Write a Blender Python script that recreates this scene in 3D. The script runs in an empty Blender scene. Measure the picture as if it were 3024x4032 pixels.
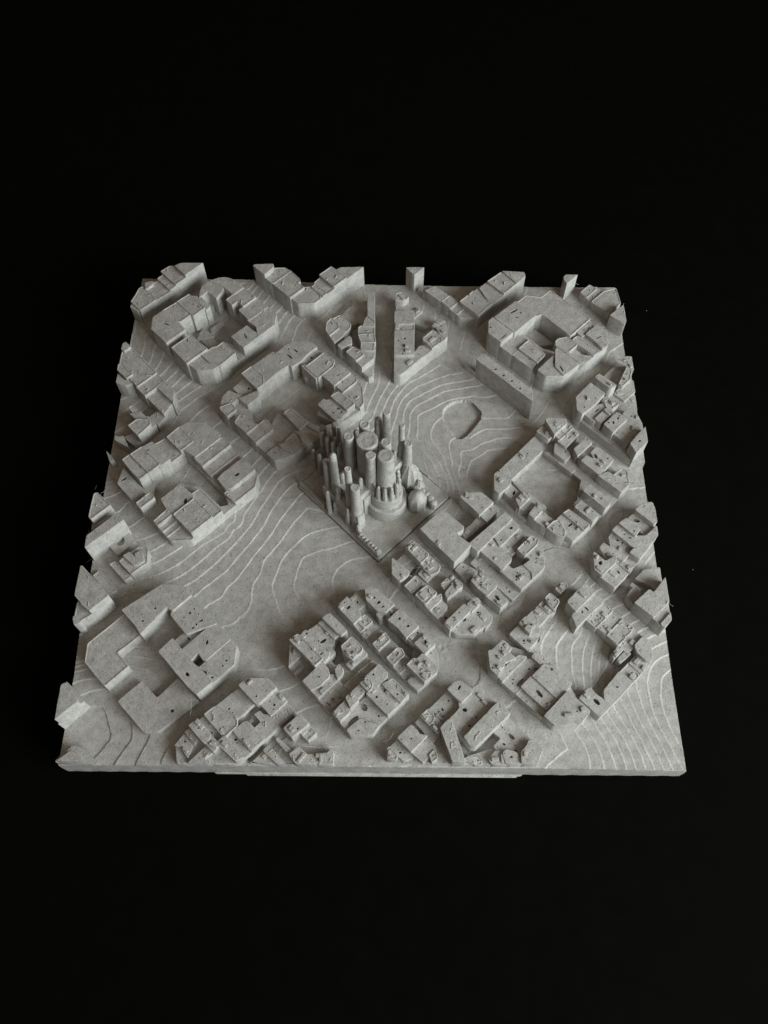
import bpy, bmesh, math, random
import numpy as np
from mathutils import Vector
from mathutils.geometry import tessellate_polygon

random.seed(7)
MM = 0.001                       # the scene is modelled in millimetres, stored in metres
scene = bpy.context.scene
C = scene.collection

# ------------------------------------------------------------------ camera
cam = bpy.data.cameras.new('camera')
cam_o = bpy.data.objects.new('camera', cam)
C.objects.link(cam_o)
cam_o.location = (3.991 * MM, -78.642 * MM, 140.290 * MM)
cam_o.rotation_mode = 'XYZ'
cam_o.rotation_euler = (math.radians(28.240), math.radians(0.7014), math.radians(0.5850))
cam.sensor_fit = 'VERTICAL'
cam.sensor_height = 24.0
cam.lens = 24.0 * 3378.26 / 4032.0
cam.clip_start = 0.002
cam.clip_end = 20.0
scene.camera = cam_o

# ------------------------------------------------------------------ light
world = bpy.data.worlds.new('World')
scene.world = world
world.use_nodes = True
bg = world.node_tree.nodes['Background']
bg.inputs[0].default_value = (1.0, 0.62, 0.36, 1)
bg.inputs[1].default_value = 0.075

def area(name, loc, target, sx, sy, power, col):
    l = bpy.data.lights.new(name, 'AREA')
    l.shape = 'RECTANGLE'; l.size = sx; l.size_y = sy
    l.energy = power; l.color = col
    o = bpy.data.objects.new(name, l)
    C.objects.link(o)
    o.location = loc
    o.rotation_euler = (Vector(target) - Vector(loc)).to_track_quat('-Z', 'Y').to_euler()
    return o

area('window_light', (0.29, -0.18, 0.155), (0, 0, 0), 0.30, 0.20, 2.45, (0.90, 0.955, 1.0))
area('room_light', (0.10, -0.22, 0.60), (0, 0, 0), 0.70, 0.50, 0.50, (1.0, 0.92, 0.82))

scene.view_settings.view_transform = 'Standard'
scene.view_settings.look = 'None'
scene.view_settings.exposure = -0.1
scene.view_settings.gamma = 1.0
scene.view_settings.use_curve_mapping = False
scene.cycles.max_bounces = 8
scene.cycles.diffuse_bounces = 5

# ------------------------------------------------------------------ materials
def new_mat(name):
    m = bpy.data.materials.new(name)
    m.use_nodes = True
    nt = m.node_tree
    nt.nodes.clear()
    out = nt.nodes.new('ShaderNodeOutputMaterial')
    b = nt.nodes.new('ShaderNodeBsdfPrincipled')
    nt.links.new(b.outputs[0], out.inputs[0])
    return m, nt, b

def plastic(name, roof_lines=0.35, seed=0.0, bump=0.7, streaks=0.5, lumps=0.42):
    """marbled grey printed plastic: pale ground, dark flecks, print relief"""
    m, nt, b = new_mat(name)
    N, Lk = nt.nodes.new, nt.links.new
    geo = N('ShaderNodeNewGeometry')
    mm = N('ShaderNodeVectorMath'); mm.operation = 'MULTIPLY_ADD'
    mm.inputs[1].default_value = (1000, 1000, 1000); mm.inputs[2].default_value = (seed, seed * 2, seed * 3)
    Lk(geo.outputs['Position'], mm.inputs[0])
    pos = mm.outputs[0]
    # flecks
    n1 = N('ShaderNodeTexNoise'); n1.inputs['Scale'].default_value = 3.6; n1.inputs['Detail'].default_value = 3
    n1.inputs['Roughness'].default_value = 0.65
    Lk(pos, n1.inputs['Vector'])
    r1 = N('ShaderNodeValToRGB')
    r1.color_ramp.elements[0].position = 0.31; r1.color_ramp.elements[0].color = (0.17, 0.166, 0.155, 1)
    r1.color_ramp.elements[1].position = 0.43; r1.color_ramp.elements[1].color = (0.440, 0.438, 0.408, 1)
    Lk(n1.outputs['Fac'], r1.inputs[0])
    # broad tone drift
    n2 = N('ShaderNodeTexNoise'); n2.inputs['Scale'].default_value = 0.7; n2.inputs['Detail'].default_value = 4
    Lk(pos, n2.inputs['Vector'])
    r2 = N('ShaderNodeValToRGB')
    r2.color_ramp.elements[0].position = 0.3; r2.color_ramp.elements[0].color = (0.80, 0.79, 0.77, 1)
    r2.color_ramp.elements[1].position = 0.7; r2.color_ramp.elements[1].color = (1.08, 1.08, 1.06, 1)
    Lk(n2.outputs['Fac'], r2.inputs[0])
    mx = N('ShaderNodeMix'); mx.data_type = 'RGBA'; mx.blend_type = 'MULTIPLY'
    mx.inputs[0].default_value = 1.0
    Lk(r1.outputs[0], mx.inputs[6]); Lk(r2.outputs[0], mx.inputs[7])
    Lk(mx.outputs[2], b.inputs['Base Color'])
    b.inputs['Roughness'].default_value = 0.5
    b.inputs['Specular IOR Level'].default_value = 0.35
    # relief: lumps on everything, long streaks along the layers, diagonal infill lines
    lump = N('ShaderNodeTexNoise'); lump.inputs['Scale'].default_value = 3.2; lump.inputs['Detail'].default_value = 3
    Lk(pos, lump.inputs['Vector'])
    st = N('ShaderNodeVectorMath'); st.operation = 'MULTIPLY'; st.inputs[1].default_value = (0.7, 0.7, 6.0)
    Lk(pos, st.inputs[0])
    streak = N('ShaderNodeTexNoise'); streak.inputs['Scale'].default_value = 1.0; streak.inputs['Detail'].default_value = 2
    Lk(st.outputs[0], streak.inputs['Vector'])
    wav = N('ShaderNodeTexWave'); wav.wave_type = 'BANDS'; wav.bands_direction = 'DIAGONAL'
    wav.inputs['Scale'].default_value = 0.55; wav.inputs['Distortion'].default_value = 1.5
    wav.inputs['Detail'].default_value = 1
    fl = N('ShaderNodeVectorMath'); fl.operation = 'MULTIPLY'; fl.inputs[1].default_value = (1, 1, 0)
    Lk(pos, fl.inputs[0]); Lk(fl.outputs[0], wav.inputs['Vector'])
    def mul(s, k):
        q = N('ShaderNodeMath'); q.operation = 'MULTIPLY'; q.inputs[1].default_value = k
        Lk(s, q.inputs[0]); return q.outputs[0]
    def add(s, t):
        q = N('ShaderNodeMath'); q.operation = 'ADD'; Lk(s, q.inputs[0]); Lk(t, q.inputs[1]); return q.outputs[0]
    hsum = add(add(mul(lump.outputs['Fac'], lumps), mul(streak.outputs['Fac'], streaks)), mul(wav.outputs['Fac'], roof_lines * 0.25))
    bp = N('ShaderNodeBump'); bp.inputs['Strength'].default_value = bump
    bp.inputs['Distance'].default_value = 0.00022
    Lk(hsum, bp.inputs['Height']); Lk(bp.outputs[0], b.inputs['Normal'])
    return m

PLA = plastic('marbled_grey_plastic')
PLA_G = plastic('marbled_grey_plastic_ground', roof_lines=0.10, seed=31.0, bump=0.4, lumps=0.6)
PLA_T = plastic('marbled_grey_plastic_towers', roof_lines=0.0, seed=77.0, streaks=1.5)

def table_mat():
    m, nt, b = new_mat('black_table')
    N, Lk = nt.nodes.new, nt.links.new
    geo = N('ShaderNodeNewGeometry')
    n = N('ShaderNodeTexNoise'); n.inputs['Scale'].default_value = 300; n.inputs['Detail'].default_value = 4
    Lk(geo.outputs['Position'], n.inputs['Vector'])
    r = N('ShaderNodeValToRGB')
    r.color_ramp.elements[0].color = (0.0012, 0.0013, 0.0009, 1)
    r.color_ramp.elements[1].color = (0.0026, 0.0028, 0.0020, 1)
    Lk(n.outputs['Fac'], r.inputs[0]); Lk(r.outputs[0], b.inputs['Base Color'])
    b.inputs['Roughness'].default_value = 0.85
    b.inputs['Specular IOR Level'].default_value = 0.03
    return m
BLACK = table_mat()

def plain(name, col, rough=0.6):
    m, nt, b = new_mat(name)
    b.inputs['Base Color'].default_value = (*col, 1); b.inputs['Roughness'].default_value = rough
    return m
HAIR = plain('plastic_string', (0.50, 0.48, 0.45), 0.4)
DUST = plain('dust', (0.30, 0.29, 0.27), 0.9)

# ------------------------------------------------------------------ helpers
def mesh_obj(name, verts, faces, mat, parent=None, smooth=True):
    me = bpy.data.meshes.new(name)
    me.from_pydata([(x * MM, y * MM, z * MM) for x, y, z in verts], [], faces)
    me.materials.append(mat)
    if smooth:
        me.polygons.foreach_set('use_smooth', [True] * len(me.polygons))
        me.set_sharp_from_angle(angle=math.radians(32))
        for p in me.polygons:
            if p.normal.z > 0.995: p.use_smooth = False
    me.update()
    o = bpy.data.objects.new(name, me)
    C.objects.link(o)
    if parent: o.parent = parent
    return o

def empty(name):
    o = bpy.data.objects.new(name, None)
    o.empty_display_size = 0.01
    C.objects.link(o)
    return o

def ccw(P):
    a = sum(P[i][0] * P[(i + 1) % len(P)][1] - P[(i + 1) % len(P)][0] * P[i][1] for i in range(len(P)))
    return P if a > 0 else P[::-1]

def fillet(P, r, seg=3):
    out = []
    n = len(P)
    for i in range(n):
        a, p, b = Vector(P[i - 1]), Vector(P[i]), Vector(P[(i + 1) % n])
        da, db = a - p, b - p
        la, lb = da.length, db.length
        if la < 1e-6 or lb < 1e-6: continue
        d = min(r, la * 0.33, lb * 0.33)
        p0, p1 = p + da / la * d, p + db / lb * d
        for k in range(seg):
            t = k / (seg - 1)
            q = p0 * (1 - t) ** 2 + p * 2 * t * (1 - t) + p1 * t * t
            out.append((q.x, q.y))
    return out

def wobble(P, rnd, step, amp):
    out = []
    n = len(P)
    for i in range(n):
        a, b = P[i], P[(i + 1) % n]
        out.append(a)
        L = math.hypot(b[0] - a[0], b[1] - a[1])
        k = int(L / step)
        if k >= 1:
            nx, ny = (b[1] - a[1]) / L, -(b[0] - a[0]) / L
            for j in range(1, k + 1):
                t = j / (k + 1); d = rnd.uniform(-amp, amp)
                out.append((a[0] + (b[0] - a[0]) * t + nx * d, a[1] + (b[1] - a[1]) * t + ny * d))
    return out

def offset(P, d):
    """inward offset of a ccw loop"""
    out = []
    n = len(P)
    for i in range(n):
        a, p, b = P[i - 1], P[i], P[(i + 1) % n]
        e1 = Vector((p[0] - a[0], p[1] - a[1])); e2 = Vector((b[0] - p[0], b[1] - p[1]))
        if e1.length < 1e-7 or e2.length < 1e-7: out.append(p); continue
        e1.normalize(); e2.normalize()
        n1 = Vector((-e1.y, e1.x)); n2 = Vector((-e2.y, e2.x))
        m = n1 + n2
        if m.length < 1e-4: out.append(p); continue
        m.normalize()
        s = min(1.8, 1 / max(0.3, m.dot(n1)))
        out.append((p[0] + m.x * d * s, p[1] + m.y * d * s))
    return out

def area2(P):
    return sum(P[i][0] * P[(i + 1) % len(P)][1] - P[(i + 1) % len(P)][0] * P[i][1] for i in range(len(P)))

def simple(P):
    n = len(P)
    def cr(o, a, b): return (a[0] - o[0]) * (b[1] - o[1]) - (a[1] - o[1]) * (b[0] - o[0])
    for i in range(n):
        a, b = P[i], P[(i + 1) % n]
        for j in range(i + 2, n):
            if i == 0 and j == n - 1: continue
            c, d = P[j], P[(j + 1) % n]
            if cr(a, b, c) * cr(a, b, d) < 0 and cr(c, d, a) * cr(c, d, b) < 0: return False
    return True

def prism(P, z0, z1, holes=(), bevel=0.11, depth=1.6, draft=0.0, rim=0.0):
    """closed solid of a ccw outline, rounded upper edge, optional pits in the top"""
    V, F = [], []
    n = len(P)
    rings = [(offset(P, -draft), z0), (P, z1 - bevel), (offset(P, bevel * 0.30), z1 - bevel * 0.30), (offset(P, bevel), z1)]
    if rim:
        a1, a2 = offset(P, rim), offset(P, rim + 0.07)
        ok = not holes
        for q in (a1, a2):
            for i in range(n):
                j = (i + 1) % n
                if (q[j][0] - q[i][0]) * (P[j][0] - P[i][0]) + (q[j][1] - q[i][1]) * (P[j][1] - P[i][1]) <= 0: ok = False
        if ok and area2(a2) > 0.25 * area2(P) and simple(a2):
            rings += [(a1, z1), (a2, z1 - 0.085)]
    for r, z in rings:
        V += [(x, y, z) for x, y in r]
    for k in range(len(rings) - 1):
        for i in range(n):
            j = (i + 1) % n
            F.append((k * n + i, k * n + j, (k + 1) * n + j, (k + 1) * n + i))
    zt = rings[-1][1]
    top = (len(rings) - 1) * n
    loops = [[Vector((V[top + i][0], V[top + i][1], 0)) for i in range(n)]]
    idx = [list(range(top, top + n))]
    for H in holes:
        H = ccw(H)[::-1]
        s = len(V); m = len(H)
        V += [(x, y, z1) for x, y in H]
        loops.append([Vector((x, y, 0)) for x, y in H]); idx.append(list(range(s, s + m)))
        V += [(x, y, z1 - depth) for x, y in H]
        for i in range(m):
            j = (i + 1) % m
            F.append((s + j, s + i, s + m + i, s + m + j)[::-1])
        F.append(tuple(range(s + m, s + 2 * m))[::-1])
    flat = [i for l in idx for i in l]
    for t in tessellate_polygon(loops):
        a, b, c = (flat[q] for q in t)
        ax, ay = V[a][:2]; bx, by = V[b][:2]; cx, cy = V[c][:2]
        cr = (bx - ax) * (cy - ay) - (by - ay) * (cx - ax)
        if abs(cr) < 1e-9: continue
        F.append((a, b, c) if cr > 0 else (a, c, b))
    F.append(tuple(range(n))[::-1])
    return V, F

def lathe(cx, cy, prof, seg=16, rnd=None, amp=0.0, lean=(0, 0)):
    V, F = [], []
    for k, (r, z) in enumerate(prof):
        ox = lean[0] * (z - prof[0][1]); oy = lean[1] * (z - prof[0][1])
        j = rnd.uniform(-amp, amp) if rnd else 0
        for i in range(seg):
            a = 2 * math.pi * i / seg
            rr = r + j + (rnd.uniform(-amp, amp) * 0.6 if rnd else 0) * (r > 0.05)
            V.append((cx + ox + rr * math.cos(a), cy + oy + rr * math.sin(a), z))
    for k in range(len(prof) - 1):
        for i in range(seg):
            j = (i + 1) % seg
            F.append((k * seg + i, k * seg + j, (k + 1) * seg + j, (k + 1) * seg + i))
    F.append(tuple(range(seg))[::-1])
    t = (len(prof) - 1) * seg
    F.append(tuple(range(t, t + seg)))
    return V, F

def parse(s):
    return [tuple(float(v) / 100 for v in q.split(',')) for q in s.split()]

def inside(x, y, P):
    r = False
    n = len(P)
    for i in range(n):
        x1, y1 = P[i]; x2, y2 = P[(i + 1) % n]
        if (y1 > y) != (y2 > y) and x < (x2 - x1) * (y - y1) / (y2 - y1) + x1: r = not r
    return r

# ------------------------------------------------------------------ terrain height (measured spot levels, one level = one print layer)
LAYER = 0.12
BOTTOM = -3.65
SPOTS = np.array([[float(v) for v in q.split(',')] for q in (
'''-742,-1191,16;-933,-1215,16;-1281,-1360,16;-1339,-1555,16;-1404,-1937,16;-1290,-2168,16;-1037,-2436,16;-1430,-1139,17;-1633,-1397,17;-1711,-1658,17;-1787,-1915,17;-1695,-2175,17;
-1604,-2430,17;-1340,-2652,17;-1717,-1104,18;-1599,-888,18;-1479,-670,18;-1272,-365,18;-953,-466,18;-1957,-1419,18;-2003,-1702,18;-2111,-1878,18;-2102,-2198,18;-2316,-2483,18;
-2146,-2626,18;-1977,-2768,18;-1810,-2909,18;-1525,-3013,18;-1746,-664,19;-1617,-466,19;-1487,-265,19;-1355,-62,19;-2003,-1153,19;-2151,-1366,19;-2321,-1653,19;-2439,-1844,19;
-2564,-1947,19;-2636,-2163,19;-2864,-2279,19;-2921,-2364,19;-1775,-213,20;-1523,114,20;-2603,-1659,20;-2789,-1822,20;-2974,-1983,20;-3121,-2156,20;-1800,172,21;-1659,291,21;
-2952,-1666,21;-3123,-1829,21;-3323,-1961,21;-3273,-1673,22;-3599,-1880,22;-1904,-444,20;-2007,-744,20;-2137,-954,20;-2264,-1160,20;-1858,-909,19;-1990,-211,21;-2159,-563,21;
-2328,-876,21;-2536,-1167,21;-1874,373,22;-2029,140,22;-2153,-89,22;-2275,-323,22;-2396,-554,22;-2578,-852,22;-2808,-1174,22;-2040,499,23;-2180,265,23;-2228,-15,23;
-2527,-702,23;-2681,-905,23;-2888,-1044,23;-3093,-1181,23;-2491,688,25;-2372,824,25;-2776,970,26;-2476,1214,26;-3145,1310,27;-2984,1470,27;-3588,1460,28;-3381,1729,28;
-3065,2002,28;-3795,1720,29;-3502,2029,29;-3843,1929,30;-3677,2085,30;-3508,2242,30;-3922,2103,31;-3695,2344,31;-4040,2223,32;-3861,2485,32;-4149,2382,33;-4006,2570,33;
-4283,2504,34;-4133,2750,34;-4404,2626,35;-4315,2990,35;-4543,2769,36;-4507,3174,36;-4719,2951,37;-4703,3164,37;-4755,3419,37;-4908,3213,38;-4930,3568,38;-3803,-1752,23;
-3478,-1559,23;-3859,-1521,24;-3686,-1393,24;-3512,-1265,24;-3973,-1307,25;-3735,-1139,25;-4193,-1086,26;-3909,-947,26;-4432,-846,27;-4226,-643,27;-4671,-541,28;-4549,-334,28;
-4875,73,30;-4979,-1497,24;-4983,-2910,21;-4989,-3349,16;-4989,-3464,14;-4803,-3424,14;-4968,-3671,13;-4772,-3617,13;-4783,-3868,12;-4469,-3768,12;-4645,-4062,11;-4464,-4048,11;
-4311,-4362,11;-4217,-4560,11;-4385,-4818,11;-4448,-4878,11;-4854,-4427,10.4;-4907,-4643,10.4;-4960,-4857,10.4;-3932,-4325,12;-3891,-4597,12;-4007,-4787,12;-4122,-4975,12;-3603,-4549,13;
-3684,-4757,13;-3765,-4962,13;-3329,-4818,14;-3406,-4974,14;-2717,-4133,15;-1007,-4246,14.6;-554,-4733,14.4;-242,-4982,14.2;358,-4344,15;807,-4108,14.7;23,-4967,14;-2259,-4998,14.3;
1525,-4954,13.4;3068,-4491,13;3159,-4696,13;2768,-4991,13;3277,-4386,12;3404,-4593,12;3469,-4797,12;3496,-4999,12;3133,-2538,14;2987,-2732,14;2846,-2965,14;2851,-3140,14;
3362,-2629,13;3230,-2795,13;3099,-2959,13;3074,-3188,13;3098,-3427,13;3564,-2720,12;3373,-2954,12;3350,-3203,12;3327,-3448,12;3396,-3654,12;3219,-5002,12;3413,-4283,11;
3561,-4516,11;3638,-4709,11;3691,-4995,11;3624,-4291,10;3766,-4572,10;3835,-4813,10;3887,-4991,10;3731,-4187,9;3832,-4360,9;3932,-4532,9;4001,-4774,9;4053,-4988,9;
3844,-4083,8;3963,-4319,8;4079,-4552,8;4160,-4782,8;4201,-4984,8;3954,-3965,7;4045,-4145,7;4135,-4323,7;4223,-4499,7;4313,-4754,7;4355,-4980,7;4091,-3833,6;
4157,-4028,6;4223,-4220,6;4287,-4410,6;4397,-4690,6;4498,-4977,6;4222,-3712,5;4295,-3956,5;4367,-4195,5;4452,-4400,5;4535,-4601,5;4591,-4789,5;4646,-4973,5;
4391,-3551,4;4424,-3785,4;4456,-4015,4;4539,-4235,4;4620,-4451,4;4679,-4626,4;4738,-4799,4;4795,-4970,4;4580,-3586,3;4597,-3832,3;4614,-4074,3;4686,-4311,3;
4812,-4594,3;4878,-4781,3;4944,-4966,3;4764,-3827,2;4786,-4069,2;4854,-4332,2;4942,-4566,2;4930,-3825,1.6;4955,-4079,1.6;4734,-2987,4;4951,-2870,4;4721,-3245,3;
4968,-3089,3;4832,-3479,2;4964,-3360,2;4686,-2793,5;4975,-2681,5;4555,-2674,6;4693,-2618,6;4439,-2540,7;4577,-2484,7;4264,-2448,8;4392,-2363,8;4108,-2299,9;
4289,-2212,9;3975,-2162,10;4134,-2047,10;4392,-2002,10;3833,-1981,11;3987,-1908,11;4426,-376,12;4248,-471,12;4889,-24,12.6;4741,159,13.2;5027,176,13.2;2036,-2742,15;
2186,-2380,15;2358,-2252,15;2531,-2123,15;3114,-1638,14.5;3360,-1444,14.5;3528,-1824,14;3677,-1662,14;1080,-3101,13;1419,-2923,13;-375,-1572,14.5;-898,-2018,15.3;-257,2139,25;
-143,2492,25;-189,1711,24;-91,2074,24;38,2501,24;-90,1558,23;30,1973,23;140,2212,23;251,2454,23;78,1674,22;165,1909,22;388,2332,22;271,1701,21;
389,2101,21;568,2360,21;270,1195,20;335,1485,20;400,1781,20;505,2054,20;793,2369,20;1113,2510,20;1436,2652,20;1711,2690,20;824,2539,21;1055,2719,21;
1409,2833,21;520,1538,19;535,1754,19;640,2008,19;846,2137,19;1054,2267,19;1263,2398,19;1576,2463,19;1889,2529,19;637,1334,18;646,1654,18;820,1944,18;
1047,2091,18;1275,2239,18;1541,2304,18;1808,2370,18;769,1167,17;780,1681,17;1088,1844,17;1422,2063,17;1649,2110,17;1876,2156,17;1062,1123,16;1081,1404,16;
1249,1654,16;1398,1097,15;1445,651,15;1413,549,15;1525,201,15;1605,897,14;1618,641,14;1553,406,14;1626,208,14;1795,700,13;1694,313,13;1964,570,12.4;
1849,220,12.4;1810,1150,15;2114,1396,15;2526,1397,15;1831,915,14;2161,1106,14;2515,1186,14;2125,941,13;2507,1028,13;2094,1620,16;2316,1620,16;2537,1620,16;
593,1176,18;897,882,18;1095,577,18;1209,179,18;928,968,17;1099,771,17;1306,350,17;1313,626,16;1431,194,16;679,909,19;923,637,19;1018,302,19;
-2733,4877,36;-2599,4771,34;-2463,4655,33;-2311,4540,32;-2143,4404,31;-2009,4290,30;-1921,4136,29;-1803,4003,28;-1667,3830,27;-1417,3540,26;-1129,3371,25;100,4457,24;
111,3352,23;980,4478,22;1405,3680,20;1629,3293,19;1313,4998,19;94,4987,22;3139,4911,17;4050,4991,15.5;4965,3830,15;4993,3520,14;4701,3283,14;4500,2857,14;
3420,2105,15;3857,1936,13.5;4968,770,13;2391,-198,13;3162,704,14.5;3396,45,13.5;1950,-1354,12;1299,51,17.5;1391,-230,16'''
).replace('\n', '').split(';')])
SPOTS[:, :2] /= 100.0
_n = len(SPOTS)
_A = np.zeros((_n + 1, _n + 1))
_A[:_n, :_n] = -np.hypot(SPOTS[:, None, 0] - SPOTS[None, :, 0], SPOTS[:, None, 1] - SPOTS[None, :, 1]) + np.eye(_n) * 0.15
_A[:_n, _n] = 1; _A[_n, :_n] = 1
_W = np.linalg.solve(_A, np.r_[SPOTS[:, 2], 0])

def level(x, y):
    d = np.hypot(np.asarray(x)[..., None] - SPOTS[:, 0], np.asarray(y)[..., None] - SPOTS[:, 1])
    return -d @ _W[:-1] + _W[-1]

def ground(x, y):
    return float(level(min(50, max(-50, x)), min(50, max(-50, y)))) * LAYER

# frame of the church insert: u runs along its nave to the apse, v across it
ORG = Vector((1.69, -4.61)); U = Vector((0.70711, -0.70711)); V2 = Vector((0.70711, 0.70711))
PL_L, PL_B, PL_R = Vector((-14.65, 0.95)), Vector((0.55, -14.25)), Vector((13.6, -1.20))
PL_K = PL_L + PL_R - PL_B
PL_K1, PL_K2 = PL_R + (PL_K - PL_R) * 0.62, PL_L + (PL_K - PL_L) * 0.5
ZP = 2.30

def uv(a, b):
    q = ORG + U * a + V2 * b
    return (q.x, q.y)

# ------------------------------------------------------------------ table
o = mesh_obj('tabletop', [(-1500, -1500, BOTTOM - 0.9), (1500, -1500, BOTTOM - 0.9), (1500, 1500, BOTTOM - 0.9), (-1500, 1500, BOTTOM - 0.9),
                          (-1500, -1500, BOTTOM - 30), (1500, -1500, BOTTOM - 30), (1500, 1500, BOTTOM - 30), (-1500, 1500, BOTTOM - 30)],
             [(0, 1, 2, 3), (7, 6, 5, 4), (0, 4, 5, 1), (1, 5, 6, 2), (2, 6, 7, 3), (3, 7, 4, 0)], BLACK, smooth=False)
o['kind'] = 'structure'

# ------------------------------------------------------------------ the city model
city = empty('city_model')
city['label'] = 'square marbled grey 3D printed city model with stepped ground and crowded blocks on black table'
city['category'] = 'city model'

# --- stepped ground, one object per print layer
POND = [(12.77, 17.41), (13.02, 18.41), (13.52, 19.22), (14.29, 19.86), (15.12, 20.32), (16.03, 20.60), (16.97, 20.65), (17.94, 20.46), (18.64, 20.10), (19.07, 19.55), (19.64, 18.78), (20.34, 17.78), (20.14, 16.44), (19.03, 14.74), (18.02, 13.36), (17.10, 12.31), (16.20, 11.80), (15.32, 11.84), (14.73, 12.37), (14.43, 13.38), (13.97, 14.24), (13.36, 14.95), (12.95, 15.70), (12.75, 16.51)]
G0 = 0.125
ng = int(100 / G0) + 1
gx = np.linspace(-50, 50, ng)
cg = np.linspace(-50, 50, 201)
CX, CY = np.meshgrid(cg, cg)
CL = np.vstack([level(CX[i:i + 20], CY[i:i + 20]) for i in range(0, 201, 20)])
ti = (gx + 50) / 0.5
i0 = np.clip(ti.astype(int), 0, 199); ft = ti - i0
def up(M):   # bilinear up-sampling along both axes
    Mx = M[:, i0] * (1 - ft) + M[:, i0 + 1] * ft
    return Mx[i0] * (1 - ft)[:, None] + Mx[i0 + 1] * ft[:, None]
LV = up(CL)
gX, gY = np.meshgrid(gx, gx)
rs = np.random.RandomState(3)
nz = up(rs.uniform(-1, 1, (201, 201)))
LV = LV + nz * 0.012
gr = np.hypot(*np.gradient(LV, G0)) + 1e-4
nL = np.floor(LV); fr = LV - nL
w = np.clip(0.17 * gr, 0.02, 0.8)
ramp = np.clip(fr / w, 0, 1)
Z = LAYER * (nL - 1 + ramp)
rim = np.exp(-((fr / w - 1.0) / 0.9) ** 2) * 0.026      # each layer edge stands a little proud
Z = Z + rim + nz * 0.006
def inside_np(P):
    r = np.zeros(gX.shape, bool)
    for i in range(len(P)):
        x1, y1 = P[i]; x2, y2 = P[(i + 1) % len(P)]
        if y1 == y2: continue
        r ^= ((y1 > gY) != (y2 > gY)) & (gX < (x2 - x1) * (gY - y1) / (y2 - y1) + x1)
    return r
pond = inside_np(POND)
Z[pond] = 1.15 + nz[pond] * 0.01
# socket for the church insert
q = [PL_L, PL_B, PL_R, PL_K1, PL_K2]
cen = (PL_L + PL_R) / 2
SOCK = [tuple(cen + (p - cen) * 1.0065) for p in q]
sock = inside_np(SOCK)
Z[sock] = 0.9

lay = np.floor((LV[:-1, :-1] + LV[1:, 1:] + LV[:-1, 1:] + LV[1:, :-1]) / 4).astype(int)
lay[sock[:-1, :-1]] = -99
lay[pond[:-1, :-1]] = -50
I, J = np.meshgrid(np.arange(ng - 1), np.arange(ng - 1), indexing='ij')
def grid_part(name, mask, parent):
    ii, jj = I[mask], J[mask]
    a = ii * ng + jj
    quads = np.stack([a, a + 1, a + ng + 1, a + ng], 1)
    uq, inv = np.unique(quads.ravel(), return_inverse=True)
    co = np.stack([gX.ravel()[uq], gY.ravel()[uq], Z.ravel()[uq]], 1) * MM
    me = bpy.data.meshes.new(name)
    nf = len(quads)
    me.vertices.add(len(uq)); me.vertices.foreach_set('co', co.ravel().astype(np.float32))
    me.loops.add(nf * 4); me.loops.foreach_set('vertex_index', inv.ravel().astype(np.int32))
    me.polygons.add(nf)
    me.polygons.foreach_set('loop_start', np.arange(0, nf * 4, 4, dtype=np.int32))
    me.polygons.foreach_set('use_smooth', np.ones(nf, bool))
    me.update(calc_edges=True)
    me.materials.append(PLA_G)
    o = bpy.data.objects.new(name, me); C.objects.link(o); o.parent = parent
    return o

def islands(mask):
    """connected pieces of a layer; specks join the largest"""
    n0, n1 = mask.shape
    lab = np.zeros(mask.shape, np.int32)
    flat, lf = mask.ravel(), lab.ravel()
    cur, sizes = 0, []
    for s0 in np.flatnonzero(flat):
        if lf[s0]: continue
        cur += 1; st = [s0]; lf[s0] = cur; c = 0
        while st:
            p = st.pop(); c += 1
            j = p % n1
            for q_ in ((p - n1) if p >= n1 else -1, (p + n1) if p + n1 < n0 * n1 else -1, p - 1 if j else -1, p + 1 if j < n1 - 1 else -1):
                if q_ >= 0 and flat[q_] and not lf[q_]: lf[q_] = cur; st.append(q_)
        sizes.append(c)
    if not sizes: return []
    big = [i + 1 for i, c in enumerate(sizes) if c > 250] or [1 + int(np.argmax(sizes))]
    main = 1 + int(np.argmax(sizes))
    for i, c in enumerate(sizes):
        if i + 1 not in big: lab[lab == i + 1] = main
    return [lab == b_ for b_ in big]

# --- the slab below: side walls that follow the stepped edge
def edge_loop():
    E = []
    n = ng - 1
    st = 2
    for j in range(0, n, st): E.append((gx[j], -50, Z[0, j]))
    for i in range(0, n, st): E.append((50, gx[i], Z[i, n]))
    for j in range(n, 0, -st): E.append((gx[j], 50, Z[n, j]))
    for i in range(n, 0, -st): E.append((-50, gx[i], Z[i, 0]))
    return E
E = edge_loop()
m = len(E)
def skirt(z, ins, wav=0.0):
    out = []
    for (x, y, _) in E:
        s = 1 - ins / 50
        d = math.sin(x * 1.7 + y * 1.3 + z * 9) * wav
        out.append((x * s + (d if abs(x) > 49.9 else 0), y * s + (d if abs(y) > 49.9 else 0), z))
    return out
VV = list(E) + skirt(-0.9, -0.02, 0.02) + skirt(-2.2, 0.0, 0.03) + skirt(BOTTOM, 0.06, 0.03)
FF = []
for k in range(3):
    for i in range(m):
        j = (i + 1) % m
        FF.append(((k + 1) * m + i, (k + 1) * m + j, k * m + j, k * m + i))
FF.append(tuple(range(3 * m, 4 * m))[::-1])
slab = mesh_obj('base_slab', VV, FF, PLA_G, city)
for k in range(int(lay[lay > -40].min()), int(lay.max()) + 1):
    for mk in islands(lay == k): grid_part('ground_layer', mk, slab)
grid_part('sunken_floor', lay == -50, slab)
grid_part('socket_floor', lay == -99, slab)
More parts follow.
